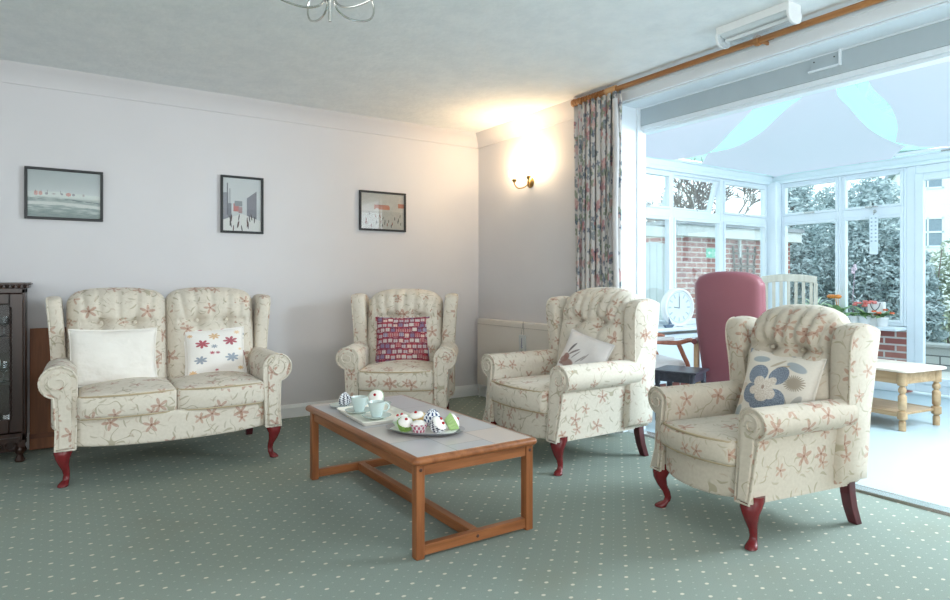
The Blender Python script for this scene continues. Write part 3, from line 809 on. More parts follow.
# tray
ty = thing('tea_tray', 'square cream tray carrying the two mint cups', 'tray', (-2.195, -2.245, ZT), rad(-3))
TW, TD = .15, .225
def tray_ring(s, z): return [(x * s, y * s, z) for x, y in rrect(TW, TD, .02, 4)]
MB().loft([tray_ring(.9, 0), tray_ring(.93, .003), tray_ring(1.0, .022), tray_ring(.985, .024), tray_ring(.91, .008), tray_ring(.88, .007)]).build('tray_body', CREAMC, ty, angle=60)
def cup_set(x, y, z, la, lb, ha):
    s = thing('saucer', lb, 'saucer', (x, y, z), 0, 'mint green saucers')
    MB().lathe([(0, 0), (.04, 0), (.042, .003), (.075, .013), (.079, .017), (.076, .017), (.045, .008), (.03, .007), (0, .007)], (0, 0, 0), 28).build('saucer_dish', MINT, s, angle=70)
    c = thing('teacup', la, 'cup', (x, y, z + .0075), ha, 'mint green teacups')
    MB().lathe([(0, .001), (.024, .001), (.026, 0), (.027, .004), (.032, .02), (.043, .062), (.0475, .08), (.045, .0805), (.040, .064), (.029, .018), (.02, .01), (0, .009)], (0, 0, 0), 28).build('cup_body', MINT, c, angle=70)
    MB().tube([(.039, 0, .068), (.055, 0, .07), (.066, 0, .058), (.064, 0, .04), (.052, 0, .028), (.034, 0, .026)], .005, 8).build('handle', MINT, c)
    MB().lathe([(0, .060), (.0385, .060), (0, .0602)], (0, 0, 0), 20).build('tea', plain('milky_tea_%d' % int(x * -1000), (180, 140, 104), .1, .5), c)
cup_set(-2.243, -2.14, ZT + .008, 'mint teacup further left on the cream tray', 'mint saucer under the further left teacup on the tray', rad(20))
cup_set(-2.222, -2.325, ZT + .008, 'mint teacup nearer the cake platter, front of the cream tray', 'mint saucer under the nearer teacup at the front of the tray', rad(-15))
# cakes
FROST = plain('white_icing', (244, 240, 234), .5, .3, var=.03); CHERRY = plain('glace_cherry', (170, 34, 42), .2, .5); SPONGE = plain('sponge_cake', (222, 186, 136), .9, .1, var=.15, scale=40)
def casemat(name, a, b, k, chev=False):
    m = Mat(name, .7, .2); x, y, z = m.obj(); th = y.atan2(x)
    if chev: f = (((th * k + ((z * 90).fract() - .5).abs() * 6.0)).sin()).gt(.1)
    else: f = (((th * k).sin() * ((z * 190.0).sin())) ).gt(.15)
    m.col(m.mix(a, b, f)); return m.m
CASES = {'black': casemat('black_chevron_case', (236, 236, 238), (56, 58, 76), 9, True), 'green': plain('green_paper_case', (176, 206, 140), .7, .2), 'dkgreen': plain('leaf_green_case', (140, 174, 92), .7, .2, var=.2, scale=60),
         'pink': casemat('pink_dot_case', (226, 214, 216), (172, 74, 104), 10), 'yellow': plain('yellow_paper_case', (232, 200, 140), .7, .2), 'pale': plain('pale_mint_case', (214, 228, 206), .7, .2), 'blue': casemat('navy_spot_case', (232, 234, 238), (66, 80, 116), 10)}
def cupcake(case, label, x, y, z, tip=0.0, dirn=0.0, cherries=1, s=1.0):
    t = thing('cupcake', label, 'cupcake', (x, y, z), 0, 'iced cupcakes in paper cases')
    M = Matrix.Translation((0, 0, .03 * s)) @ Matrix.Rotation(dirn, 4, 'Z') @ Matrix.Rotation(tip, 4, 'Y') @ Matrix.Translation((0, 0, -.03 * s)) if tip else Matrix.Identity(4)
    def put(mb):
        for i, p in enumerate(mb.v): mb.v[i] = M @ (p * s)
        return mb
    rings = []
    for r, zz in ((.024, 0), (.027, .002), (.041, .040), (.0405, .041), (.036, .036)):
        rings.append([((r * (1 + .045 * (-1) ** j)) * math.cos(2 * PI * j / 36), (r * (1 + .045 * (-1) ** j)) * math.sin(2 * PI * j / 36), zz) for j in range(36)])
    put(MB().loft(rings)).build('paper_case', CASES[case], t, angle=20)
    put(MB().lathe([(.0, .02), (.036, .034), (.037, .040), (.032, .049), (.018, .055), (0, .056)], (0, 0, 0), 20)).build('icing', FROST, t, angle=80)
    for k in range(cherries): put(MB()._sph((.014 * math.cos(k * 2.4) * (cherries > 1), .014 * math.sin(k * 2.4) * (cherries > 1), .058), .0075, 10, (1, 1, .8))).build('cherry', CHERRY, t)
    return t
def plate(label, x, y, z, r, mat=None):
    p = thing('tea_plate', label, 'plate', (x, y, z), 0, 'small mint tea plates')
    MB().lathe([(0, 0), (r * .55, 0), (r * .6, .003), (r * .95, .012), (r, .015), (r * .97, .0155), (r * .62, .007), (r * .5, .006), (0, .006)], (0, 0, 0), 28).build('plate_dish', mat or MINT, p, angle=70)
plate('grey-green plate at the far left table corner, under the black and white cake', -2.245, -1.90, ZT, .078)
cupcake('black', 'cupcake in a black and white case lying on the far left plate', -2.235, -1.905, ZT + .012, rad(76), rad(125), 1, 1.02)
plate('small mint plate behind the teacups, under the pale green cake', -2.045, -1.975, ZT, .075)
cupcake('pale', 'tipped cupcake in a pale green case behind the teacups', -2.07, -1.99, ZT + .014, rad(50), rad(225), 1, 1.2)
# oval platter
op = thing('oval_platter', 'oval dark-rimmed platter of cupcakes at the front of the table', 'platter', (-2.135, -2.70, ZT), rad(-52))
def ov(s, z, a=.205, b=.135): return [(a * s * math.cos(2 * PI * j / 48), b * s * math.sin(2 * PI * j / 48), z) for j in range(48)]
MB().loft([ov(.72, 0), ov(.78, .002), ov(.97, .015), ov(1.0, .019), ov(.98, .0195), ov(.8, .0075), ov(.6, .006)]).build('platter_dish', plain('pewter_platter', (150, 152, 158), .3, .5, .4), op, angle=60)
# paper napkin draped over the platter's rim
def napkin(parent):
    vs = []; fs = []; n = 14
    for i in range(n + 1):
        for j in range(n + 1):
            a, b = -1 + 2 * i / n, -1 + 2 * j / n
            x = .135 * a * 1.25 * (1 - .12 * b * b); y = .085 * b * 1.25 * (1 - .15 * a * a)
            rr = math.hypot(x / .205, y / .135)
            z = .010 + .010 * max(0, rr - .72) / .3 + .003 * math.sin(7 * a + 5 * b) * max(0, rr - .4)
            vs.append((x, y, z))
    for i in range(n):
        for j in range(n): fs.append((i * (n + 1) + j, (i + 1) * (n + 1) + j, (i + 1) * (n + 1) + j + 1, i * (n + 1) + j + 1))
    return MB().add(vs, fs)
nk = thing('paper_napkin', 'white paper napkin under the cakes on the oval platter', 'napkin', (-2.135, -2.70, ZT), rad(-52))
napkin(nk).build('napkin_sheet', plain('white_napkin', (248, 246, 240), .9, .1), nk, angle=180)
def onp(u, v):
    a = rad(-52); x, y = u * math.cos(a) - v * math.sin(a), u * math.sin(a) + v * math.cos(a); return (-2.135 + x, -2.70 + y)
ZC = ZT + .012
cupcake('pale', 'cupcake with two cherries at the left end of the oval platter', *onp(-.128, .0), ZC, rad(-22), rad(-40), 2, 1.05)
cupcake('dkgreen', 'cupcake in a dark green case at the front left of the platter', *onp(-.075, -.065), ZC, rad(25), rad(-100), 1, 1.05)
cupcake('yellow', 'cupcake in a yellow case, left of the pair at the back of the platter', *onp(-.06, .035), ZC + .012, rad(15), rad(200), 1, 1.05)
cupcake('yellow', 'cupcake in a yellow case, right of the pair at the back of the platter', *onp(-.0, .072), ZC + .004, rad(20), rad(-120), 1, 1.05)
cupcake('pink', 'cupcake in a pink spotted case at the middle front of the platter', *onp(.0, -.075), ZC, rad(0), 0, 0, 1.0)
cupcake('blue', 'cupcake in a navy spotted case lying in the middle of the platter', *onp(.04, -.003), ZC + .022, rad(80), rad(20), 0, 1.1)
cupcake('black', 'cupcake in a black and white case with two cherries, right of the platter', *onp(.088, -.05), ZC + .006, rad(45), rad(-60), 2, 1.05)
cupcake('green', 'cupcake in a light green case at the right end of the platter', *onp(.135, .03), ZC + .006, rad(62), rad(-20), 1, 1.05)

# ================================================================== PICTURES
def art_sea():
    m = Mat('seaside_print', .6, .2); u, v = m.uv(); n = m.noise(m.vec(u * 2, v * 9), 3, 4)
    c = m.mix((196, 204, 204), (184, 194, 196), v)
    hill = v - (n * .06) + (u - .3) * (u - .3) * .12
    c = m.mix(c, (200, 210, 206), hill.lt(.52)); c = m.mix(c, (150, 168, 166), hill.ss(.42, .36) * n.ss(.35, .6))
    c = m.mix(c, (222, 228, 224), ((hill - .27).abs()).ss(.05, .02)); c = m.mix(c, (132, 150, 148), hill.ss(.16, .05) * .7)
    c = m.mix(c, (110, 122, 124), ((hill - .36).abs()).ss(.012, .004) * n.gt(.5))
    for x, w, h, k in ((.11, .05, .1, 1), (.17, .05, .09, 1), (.25, .04, .06, 0), (.35, .06, .04, 2), (.46, .03, .05, 0), (.55, .07, .085, 1), (.62, .04, .06, 0), (.76, .03, .06, 2)):
        cc = ((120, 122, 130), (186, 116, 104), (160, 156, 154))[k]
        c = m.mix(c, cc, ((u - x).abs().lt(w * .5)) * ((v - .505).abs() + (u - x).abs() * .6).lt(h * .5) * .85)
    for x in (.1, .175, .26, .44): c = m.mix(c, (90, 88, 92), box2(u, v, x, x + .006, .5, .58))
    m.col(c); return m.m
def art_street():
    m = Mat('street_print', .6, .2); u, v = m.uv(); n = m.noise(m.vec(u, v), 9, 3)
    c = m.mix((214, 216, 214), (200, 206, 210), n)
    c = m.mix(c, (150, 152, 160), box2(u, v, .0, .14, .2, .72)); c = m.mix(c, (128, 130, 138), box2(u, v, .12, .22, .25, .52)); c = m.mix(c, (112, 114, 122), box2(u, v, .1, .13, .3, .9)); c = m.mix(c, (130, 132, 140), box2(u, v, .17, .19, .5, .8))
    tri = ((v - .2).lt(.42 + (u - .6) * .55)) * (u.gt(.62)) * (u.lt(.88)) * v.gt(.2)
    c = m.mix(c, (138, 138, 146), tri); c = m.mix(c, (112, 112, 122), tri * ((u * 40.0).fract().lt(.3)))
    c = m.mix(c, (190, 120, 118), box2(u, v, .27, .42, .37, .52)); c = m.mix(c, (136, 142, 146), box2(u, v, .3, .5, .47, .57)); c = m.mix(c, (168, 140, 142), box2(u, v, .4, .5, .34, .46))
    c = m.mix(c, (228, 228, 224), v.lt(.33 - (u - .5).abs() * .25) * .9)
    for i in range(16):
        x, y = .12 + .76 * random.random(), .04 + .24 * random.random()
        h = .05 + .02 * (1 - y); c = m.mix(c, random.choice(((58, 58, 62), (80, 76, 76), (96, 70, 66))), ell(u, v, x, y, .014, h, random.uniform(-.25, .25), .2))
    m.col(c); return m.m
def art_crowd():
    m = Mat('crowd_print', .6, .2); u, v = m.uv(); n = m.noise(m.vec(u, v), 7, 3)
    c = m.mix((210, 206, 196), (196, 192, 184), n)
    c = m.mix(c, (190, 132, 112), box2(u, v, .3, .66, .55, .68) * n.gt(.4)); c = m.mix(c, (190, 126, 104), box2(u, v, .86, 1.0, .62, .74))
    c = m.mix(c, (180, 180, 172), v.lt(.5) * .5)
    for i in range(22):
        x, y = .05 + .9 * random.random(), .08 + .36 * random.random()
        c = m.mix(c, random.choice(((120, 116, 110), (150, 100, 90), (90, 92, 92))), ell(u, v, x, y, .011, .05, random.uniform(-.2, .2), .2))
    m.col(c); return m.m
def picture(label, x0, x1, z0, z1, mat, tilt=0.0):
    t = thing('framed_picture', label, 'picture', ((x0 + x1) / 2, -.004, (z0 + z1) / 2), 0, 'black framed prints on the back wall')
    w, h = x1 - x0, z1 - z0; b = .018
    f = MB(); f.ab((-w / 2, -.024, -h / 2), (w / 2, .002, -h / 2 + b)); f.ab((-w / 2, -.024, h / 2 - b), (w / 2, .002, h / 2)); f.ab((-w / 2, -.024, -h / 2 + b), (-w / 2 + b, .002, h / 2 - b)); f.ab((w / 2 - b, -.024, -h / 2 + b), (w / 2, .002, h / 2 - b))
    f.build('frame', BLACK, t, smooth=False, bevel=.003)
    q = MB().add([(-w / 2 + b, -.008, -h / 2 + b), (w / 2 - b, -.008, -h / 2 + b), (w / 2 - b, -.008, h / 2 - b), (-w / 2 + b, -.008, h / 2 - b)], [(0, 1, 2, 3)]); q.uvs = [(0, 0), (1, 0), (1, 1), (0, 1)]
    q.build('print', mat, t, smooth=False)
    MB().ab((-w / 2 + b, -.014, -h / 2 + b), (w / 2 - b, -.012, h / 2 - b)).build('picture_glass', PICGLASS, t, smooth=False)
picture('framed seaside print with red roofs, left of the three pictures', -3.838, -3.362, 1.618, 1.985, art_sea())
picture('framed upright print of a grey street with figures, middle picture', -2.537, -2.196, 1.575, 2.045, art_street())
picture('framed pale print of a crowd, nearest the wall lamp', -1.33, -.853, 1.649, 2.018, art_crowd())

# ================================================================== CURTAIN, ROD, LAMPS
m = Mat('floral_curtain_print', .9, .1); u, v = m.uv()
c = m.mix((206, 202, 198), (188, 186, 186), m.noise(m.vec(u, v), 30, 2))
for sc, cc, th, R in ((9, (112, 124, 132), .2, .36), (7, (170, 118, 122), .45, .30), (11, (126, 138, 118), .3, .34), (15, (92, 100, 116), .45, .3), (8.3, (196, 164, 160), .5, .28)):
    lx, ly, r = m.voro((u + sc) * sc, v * sc * .8, .95); rr = (lx * lx + ly * ly).sqrt(); a = ly.atan2(lx) + r[0] * 6.28
    c = m.mix(c, cc, ((a * 2.0).sin().abs() * R * .6 + R * .4 - rr).ss(-.02, .05) * r[1].gt(th) * .8)
m.col(c); CURT = m.m
ct = thing('curtain', 'floral grey and pink full-length curtain gathered beside the opening', 'curtain', (-.115, -1.84, 0))
vs = []; uv = []; fs = []; nw, nh = 130, 24
for j in range(nh + 1):
    z = .03 + (2.615 - .03) * j / nh; t_ = j / nh
    for i in range(nw + 1):
        s = i / nw; sp = .245 * (1 - .05 * math.sin(t_ * PI)); ph = s * 2 * PI * 8.5
        A = .042 * (1 - .35 * t_) * (.7 + .5 * noise.noise((s * 6, 0, 1.3)))
        y = (s - .5) * 2 * sp + .012 * math.sin(ph * 2 + 1 + t_)
        x = A * math.sin(ph + .6 * math.sin(t_ * 3 + s * 5)) + .006 * noise.noise((s * 20, t_ * 5, 0))
        vs.append((x, y, z)); uv.append((s * 1.5, t_ * 2.58))
for j in range(nh):
    for i in range(nw): fs.append((j * (nw + 1) + i, j * (nw + 1) + i + 1, (j + 1) * (nw + 1) + i + 1, (j + 1) * (nw + 1) + i))
q = MB().add(vs, fs); q.uvs = uv; o = q.build('curtain_panel', CURT, ct, angle=180)
sd = o.modifiers.new('thick', 'SOLIDIFY'); sd.thickness = .004
# lighter lining turned back along the leading edge
vs = []; fs = []
for j in range(25):
    z = .05 + 2.5 * j / 24
    for k in range(4): vs.append((-.045 - .012 * math.sin(k * 1.1), -.205 - .018 * k + .008 * math.sin(z * 5) - .02 * (1 - z / 2.6), z))
for j in range(24):
    for k in range(3): fs.append((j * 4 + k, j * 4 + k + 1, j * 4 + 5 + k, j * 4 + 4 + k))
o = MB().add(vs, fs).build('curtain_lining', plain('pale_lining', (206, 206, 208), .9, .1), ct, angle=180); o.modifiers.new('thick', 'SOLIDIFY').thickness = .003
rod = thing('curtain_rod', 'long wooden curtain pole with turned finial above the opening', 'curtain pole', (-.115, -1.645, 2.636))
MB().tube([(0, .02, 0), (0, -3.65, 0)], .019, 14).build('pole', RODW, rod)
R90 = Matrix.Rotation(-PI / 2, 3, 'X')
MB().lathe([(0, -.02), (.02, -.018), (.03, -.005), (.032, .012), (.024, .024), (.02, .03), (.03, .036), (.03, .044), (.024, .05), (.034, .062), (.032, .078), (.018, .088), (0, .09)], (0, .0, 0), 18, R90).build('finial', RODW, rod)
MB().lathe([(.0165, -.10), (.03, -.098), (.03, .0), (.0165, .002)], (0, -.30, 0), 16, R90).build('end_sleeve', plain('pale_oak_sleeve', (196, 152, 106), .4, .3), rod)
for k in range(9):
    y = -.03 - k * .03
    MB().tube([(.0265 * math.cos(a * PI / 10), y + .003 * math.sin(k), .0265 * math.sin(a * PI / 10) - .004) for a in range(21)], .005, 8).build('ring', RODW, rod)
b = MB(); b.lathe([(.0165, -.016), (.03, -.014), (.033, 0), (.03, .014), (.0165, .016)], (0, -1.555, 0), 18, R90)
b.tube([(.0, -1.555, 0), (.05, -1.565, .0), (.112, -1.565, 0)], .013, 10)
b.lathe([(0, -.008), (.035, -.008), (.038, .002), (.03, .008), (0, .008)], (.105, -1.565, 0), 18, Matrix.Rotation(PI / 2, 3, 'Y')); b.build('bracket', RODW, rod)
# twin globe wall lamp
GLOBE = emit('lit_opal_glass', (1.0, .82, .56), 12)
sc = thing('wall_lamp', 'lit twin wall lamp with two glowing glass shades on brass arms', 'wall lamp', (0, -.865, 2.09))
MB().lathe([(0, 0), (.05, 0), (.052, .006), (.04, .014), (.018, .02), (0, .021)], (0, 0, 0), 24, Matrix.Rotation(-PI / 2, 3, 'Y')).build('backplate', BRASS, sc)
for dy in (.105, -.105):
    pts = spline([(-.015, 0, 0), (-.05, dy * .3, -.045), (-.09, dy * .75, -.05), (-.11, dy, -.01), (-.11, dy, .02)], 5)
    MB().tube(pts, .0055, 8).build('arm', BRASS, sc)
    MB().lathe([(0, .0), (.012, .0), (.022, .02), (.024, .03), (0, .031)], (-.11, dy, .005), 16).build('lamp_holder', BRASS, sc)
    MB().lathe([(.02, 0), (.034, .008), (.050, .032), (.054, .055), (.046, .078), (.04, .085), (.038, .083), (.044, .07), (.05, .05), (.046, .032), (.03, .01)], (-.11, dy, .033), 24).build('lamp_shade', GLOBE, sc, angle=70)
# emergency light on the ceiling
em = thing('emergency_light', 'long white ceiling emergency light with clear ribbed diffuser', 'ceiling light', (-.335, -3.335, H + .002))
e = MB(); e.ab((-.06, -.225, -.05), (.06, .225, 0)); e.build('light_body', WHITE, em, smooth=False, bevel=.006)
CLR = glass('clear_acrylic_diffuser', (.97, .99, 1.0), .04)
d = MB().prism([(-.062, -.048), (-.064, -.07), (-.05, -.098), (-.02, -.11), (.02, -.11), (.05, -.098), (.064, -.07), (.062, -.048)], -.21, .21, 'y'); d.build('diffuser', CLR, em, angle=30)
for y in (-.226, .21): MB().prism([(-.064, -.046), (-.066, -.07), (-.051, -.1), (-.02, -.112), (.02, -.112), (.051, -.1), (.066, -.07), (.064, -.046)], y, y + .016, 'y').build('end_cap', WHITE, em, smooth=False, bevel=.003)
tb = MB(); tb.tube([(0, -.195, -.075), (0, .195, -.075)], .012, 12); tb.build('tube', WHITEC, em)
rf = MB(); rf.prism([(-.05, -.05), (-.03, -.062), (.03, -.062), (.05, -.05)], -.2, .2, 'y'); rf.build('reflector', WHITE, em, smooth=False)
# chandelier
ch = thing('chandelier', 'silver chandelier with looping curved arms hanging at the ceiling', 'chandelier', (-2.67, -2.82, 2.3))
MB().lathe([(0, 0), (.006, .002), (.0085, .02), (.0085, .1), (.014, .115), (.02, .13), (.014, .15), (.01, .17), (.01, .36), (.03, .362), (.06, .375), (.06, .38), (0, .38)], (0, 0, 0), 18).build('stem', CHROME, ch)
for k in range(5):
    a = rad(k * 72 + 20); cx, cy = math.cos(a), math.sin(a)
    pr = [(.012, .14), (.035, .075), (.09, .052), (.16, .058), (.23, .085), (.262, .13), (.25, .185), (.21, .215)]
    arm = MB().tube(spline([(r * cx, r * cy, z) for r, z in pr], 5), .0048, 8).build('arm', CHROME, ch)
    MB().lathe([(0, .0), (.012, 0), (.026, .012), (.028, .018), (.0, .02)], (.21 * cx, .21 * cy, .213), 16).build('candle_cup', CHROME, ch)
    MB().lathe([(.011, .0), (.011, .04), (.02, .055), (.022, .075), (.014, .098), (0, .108)], (.21 * cx, .21 * cy, .232), 14).build('bulb', WHITEC, ch)
# ================================================================== RADIATORS
def radiator(label, loc, rz, L, z0, z1, grille=True, mat=None):
    t = thing('radiator', label, 'radiator', loc, rz)
    m = MB(); n = int(L / .036); pts = []
    for i in range(n):
        a = -L / 2 + L * i / n; w = L / n
        pts += [(a, -.055), (a + w * .3, -.055), (a + w * .42, -.046), (a + w * .88, -.046)]
    prof = pts + [(L / 2, -.055), (L / 2, -.03), (-L / 2, -.03)]
    m.loft([[(x, y, z0 + .03) for x, y in prof], [(x, y, z1 - .05) for x, y in prof]])
    m.build('panel', mat or CREAMP, t, smooth=False)
    m = MB(); m.ab((-L / 2 - .003, -.095, z1 - .012), (L / 2 + .003, 0.0, z1)); m.ab((-L / 2 - .003, -.095, z0), (-L / 2 + .004, -.012, z1)); m.ab((L / 2 - .004, -.095, z0), (L / 2 + .003, -.012, z1))
    m.ab((-L / 2, -.095, z0), (L / 2, -.088, z1 - .045)); m.ab((-L / 2, -.097, z1 - .055), (L / 2, -.085, z1 - .008))
    m.build('casing', mat or CREAMP, t, smooth=False, bevel=.004)
    s = MB()
    for i in range(int(L / .03)):
        s.box((-L / 2 + .02 + i * .03, -.098, z1 - .05), (.02, .003, .005))
    s.build('grille_slots', plain('slot_shadow_%d' % int(L * 100), (176, 168, 158), .8, .1), t, smooth=False)
    v = MB(); v.tube([(-L / 2 - .03, -.05, .0), (-L / 2 - .03, -.05, z0 + .03), (-L / 2 + .02, -.05, z0 + .03)], .009, 10); v.lathe([(0, 0), (.018, .002), (.018, .04), (.012, .055), (0, .056)], (-L / 2 - .03, -.05, z0 + .02), 12); v.build('valve', WHITEC, t)
    return t
radiator('long cream radiator along the right wall behind the curtain-side armchair', (-.005, -.79, 0), rad(-90), 1.32, .14, .80)
radiator('white radiator under the conservatory window sill', (2.2, YC - .005, 0), 0, 1.6, .1, .61, mat=UPVC)
pq = thing('lavender_plaque', 'small white hanging plaque painted with lavender, hooked on the cream radiator', 'plaque', (-.112, -.885, .5))
m = Mat('lavender_plaque_face', .4, .3); u, v = m.uv(); c = m.mix((212, 212, 208), (200, 202, 200), v)
for k in range(9): c = m.mix(c, (98, 100, 140), ell(u, v, .5 + .06 * (-1) ** k * (1 - k / 10), .38 + .055 * k, .10 - .006 * k, .028, .3 * (-1) ** k, .2))
c = m.mix(c, (104, 120, 96), box2(u, v, .485, .515, .08, .4)); c = m.mix(c, (104, 124, 100), ell(u, v, .42, .2, .03, .13, .5)); c = m.mix(c, (104, 124, 100), ell(u, v, .58, .2, .03, .13, -.5)); m.col(c)
q = MB().soft((0, 0, .095), (.022, .092, .19), .008, 6); q.uvs = [((-p.y + .046) / .092, p.z / .19) for p in q.v]; q.build('plaque_body', m.m, pq)
MB().tube([(0, .02, .185), (.008, 0, .31), (0, -.02, .185)], .0012, 6).build('hanging_wire', BLACK, pq)
# ================================================================== DISPLAY CABINET AND WOODEN BOARD, LEFT
cb = thing('display_cabinet', 'dark carved oak display cabinet with glazed door at the left edge', 'cabinet', (-4.24, -.20, 0))
hw, dp = .42, .36      # half width, depth; front towards -y
c = MB(); c.ab((-hw, -dp / 2 - .0, .16), (hw, -dp / 2 + .0 + .0, .2)) if False else None
c = MB(); c.ab((-hw, dp / 2 - .015, .14), (hw, dp / 2, 1.13)); c.ab((-hw, -dp / 2, .14), (-hw + .022, dp / 2, 1.13)); c.ab((hw - .022, -dp / 2, .14), (hw, dp / 2, 1.13)); c.ab((-hw, -dp / 2, .14), (hw, dp / 2, .19)); c.ab((-hw, -dp / 2, 1.10), (hw, dp / 2, 1.135))
c.build('carcase', DARKW, cb, smooth=False, bevel=.004)
c = MB(); c.ab((-hw - .02, -dp / 2 - .025, 1.135), (hw + .02, dp / 2, 1.155)); c.ab((-hw - .03, -dp / 2 - .035, 1.155), (hw + .03, dp / 2, 1.17))
for k in range(28): c._sph((-hw + .0 + k * .031, -dp / 2 - .03, 1.147), .012, 8, (1, .7, 1))
c.build('cornice', DARKW, cb, smooth=False, bevel=.004)
for z in (.5, .8): MB().ab((-hw + .022, -dp / 2 + .03, z), (hw - .022, dp / 2 - .02, z + .012)).build('shelf', DARKW, cb, smooth=False, bevel=.002)
dr = MB(); x0, x1, z0, z1 = -hw + .01, hw - .01, .2, 1.10; y = -dp / 2 - .022
dr.ab((x0, y, z0), (x0 + .075, y + .02, z1)); dr.ab((x1 - .075, y, z0), (x1, y + .02, z1)); dr.ab((x0 + .075, y, z0), (x1 - .075, y + .02, z0 + .09)); dr.ab((x0 + .075, y, z1 - .07), (x1 - .075, y + .02, z1))
door = dr.build('door', DARKW, cb, smooth=False, bevel=.006)
MB().ab((x0 + .07, y + .007, z0 + .085), (x1 - .07, y + .011, z1 - .065)).build('door_glass', PICGLASS, door, smooth=False)
br = MB()
for k in range(26): br._sph((x1 - .066, y - .002, z0 + .1 + k * .028), .012, 8, (.6, .7, 1.2))
br.build('carved_beading', DARKW, door)
for sx in (-1, 1):
    for yy in (-dp / 2 + .03, dp / 2 - .03):
        sp = MB(); sp.ab((sx * (hw - .03) - .028, yy - .028, .1), (sx * (hw - .03) + .028, yy + .028, .16))
        sp.lathe([(.0, 0), (.026, .0), (.03, .012), (.022, .03), (.016, .045), (.028, .065), (.028, .085), (.018, .105), (0, .106)], (sx * (hw - .03), yy, 0), 14); sp.build('turned_foot', DARKW, cb)
ap = MB()
for k in range(9): ap.tube([(-hw + .08 + k * .085 + .03 * math.cos(a * PI / 6), -dp / 2 - .008, .115 + .03 * math.sin(a * PI / 6)) for a in range(13)], .009, 6)
ap.ab((-hw + .05, -dp / 2 + .02, .07), (hw - .05, -dp / 2 + .03, .15)); ap.ab((-hw + .03, -dp / 2 - .016, .135), (hw - .03, -dp / 2 + .0, .165)); ap.build('carved_apron', DARKW, cb)
# glassware inside the cabinet
CGL = glass('cut_crystal', (.9, .93, .95), .2)
gp = [(0, .0), (.03, 0), (.032, .003), (.006, .012), (.005, .06), (.03, .085), (.036, .13), (.034, .131), (.028, .088), (0, .07)]
spots = [(.30, .19, 'lower'), (.21, .19, 'lower'), (.30, .512, 'middle'), (.20, .512, 'middle'), (.30, .812, 'upper'), (.21, .812, 'upper')]
for k, (dx, z, nm) in enumerate(spots):
    o = MB().lathe(gp if z > .5 else [(0, 0), (.04, 0), (.07, .02), (.085, .09), (.082, .09), (.065, .024), (0, .012)], (0, 0, 0), 16).build('crystal_glass' if z > .5 else 'crystal_bowl', CGL, loc=(-4.24 + dx - (.03 if z < .5 and dx < .25 else 0) - (.07 if z < .5 and dx < .25 else 0), -.24 + .05 * (k % 2), z + .0005))
    tag(o, '%s crystal %s on the %s shelf of the dark cabinet' % (('right-hand', 'left-hand')[k % 2], 'glass' if z > .5 else 'bowl', {'lower': 'bottom', 'middle': 'middle', 'upper': 'top'}[nm]), 'glass' if z > .5 else 'bowl', 'crystal in the dark cabinet')
dsh = MB().lathe([(0, 0), (.05, .001), (.095, .012), (.1, .016), (.05, .007), (0, .006)], (0, 0, 0), 24, Matrix.Rotation(rad(75), 3, 'X')).build('display_plate', WHITEC, loc=(-4.065, -.09, .615))
tag(dsh, 'white plate propped upright on the middle shelf of the dark cabinet', 'plate')
wb = thing('wooden_board', 'tall pine board leaning between the dark cabinet and the sofa', 'board', (-3.675, -.075, 0))
BRD = wood('knotty_pine_board', (112, 68, 40), (142, 90, 56), 2, .6, .5, .3)
MB().box((0, 0, .43), (.26, .024, .84), rx=rad(-2.5)).build('board_panel', BRD, wb, smooth=False, bevel=.003)
MB().box((0, -.012, .065), (.265, .03, .11)).build('base_strip', wood('board_base', (96, 52, 30), (120, 70, 42), 0, .6, .5), wb, smooth=False, bevel=.003)
# ================================================================== CONSERVATORY FURNITURE
# high-backed burgundy vinyl chair seen from behind, facing the windows
bc = thing('highback_chair', 'burgundy vinyl high-back armchair in the conservatory, seen from behind', 'armchair', (1.31, -2.12, 0), rad(110))
def bk(q, p):
    x, y, z = q; v = (z + .49) / .98
    w = .80 + .20 * min(1, v / .55); x *= w
    if v > .75: z -= .07 * ((v - .75) / .25) * abs(p.x) ** 3
    y += .04 * (1 - p.x ** 2) * (1 if p.y > 0 else -.3) + .10 * v
    return (x, y, z)
MB().soft((0, .22, .77), (.56, .13, .98), .06, 22, bk).build('backrest', VINYL, bc, angle=180)
MB().soft((0, -.06, .43), (.50, .52, .13), .05, 12).build('seat', VINYL, bc, angle=180)
BEECH = wood('beech_frame', (196, 160, 122), (216, 184, 148), 2, 1, .4, .3)
for sx in (-1, 1):
    MB().box((sx * .295, .22, .33), (.04, .05, .66)).build('leg', BEECH, bc, smooth=False, bevel=.006)
    MB().box((sx * .295, -.29, .31), (.04, .05, .62)).build('leg', BEECH, bc, smooth=False, bevel=.006)
    MB().tube(spline([(sx * .295, .28, .655), (sx * .30, .1, .665), (sx * .30, -.2, .66), (sx * .295, -.37, .63)], 5), .024, 10).build('arm', plain('dark_arm_pad', (120, 66, 66), .4, .3) if sx > 0 else VINYL, bc)
    MB().box((sx * .295, -.04, .30), (.025, .48, .05)).build('side_rail', BEECH, bc, smooth=False, bevel=.004)
MB().box((0, .22, .27), (.57, .03, .05)).build('back_rail', BEECH, bc, smooth=False, bevel=.004)
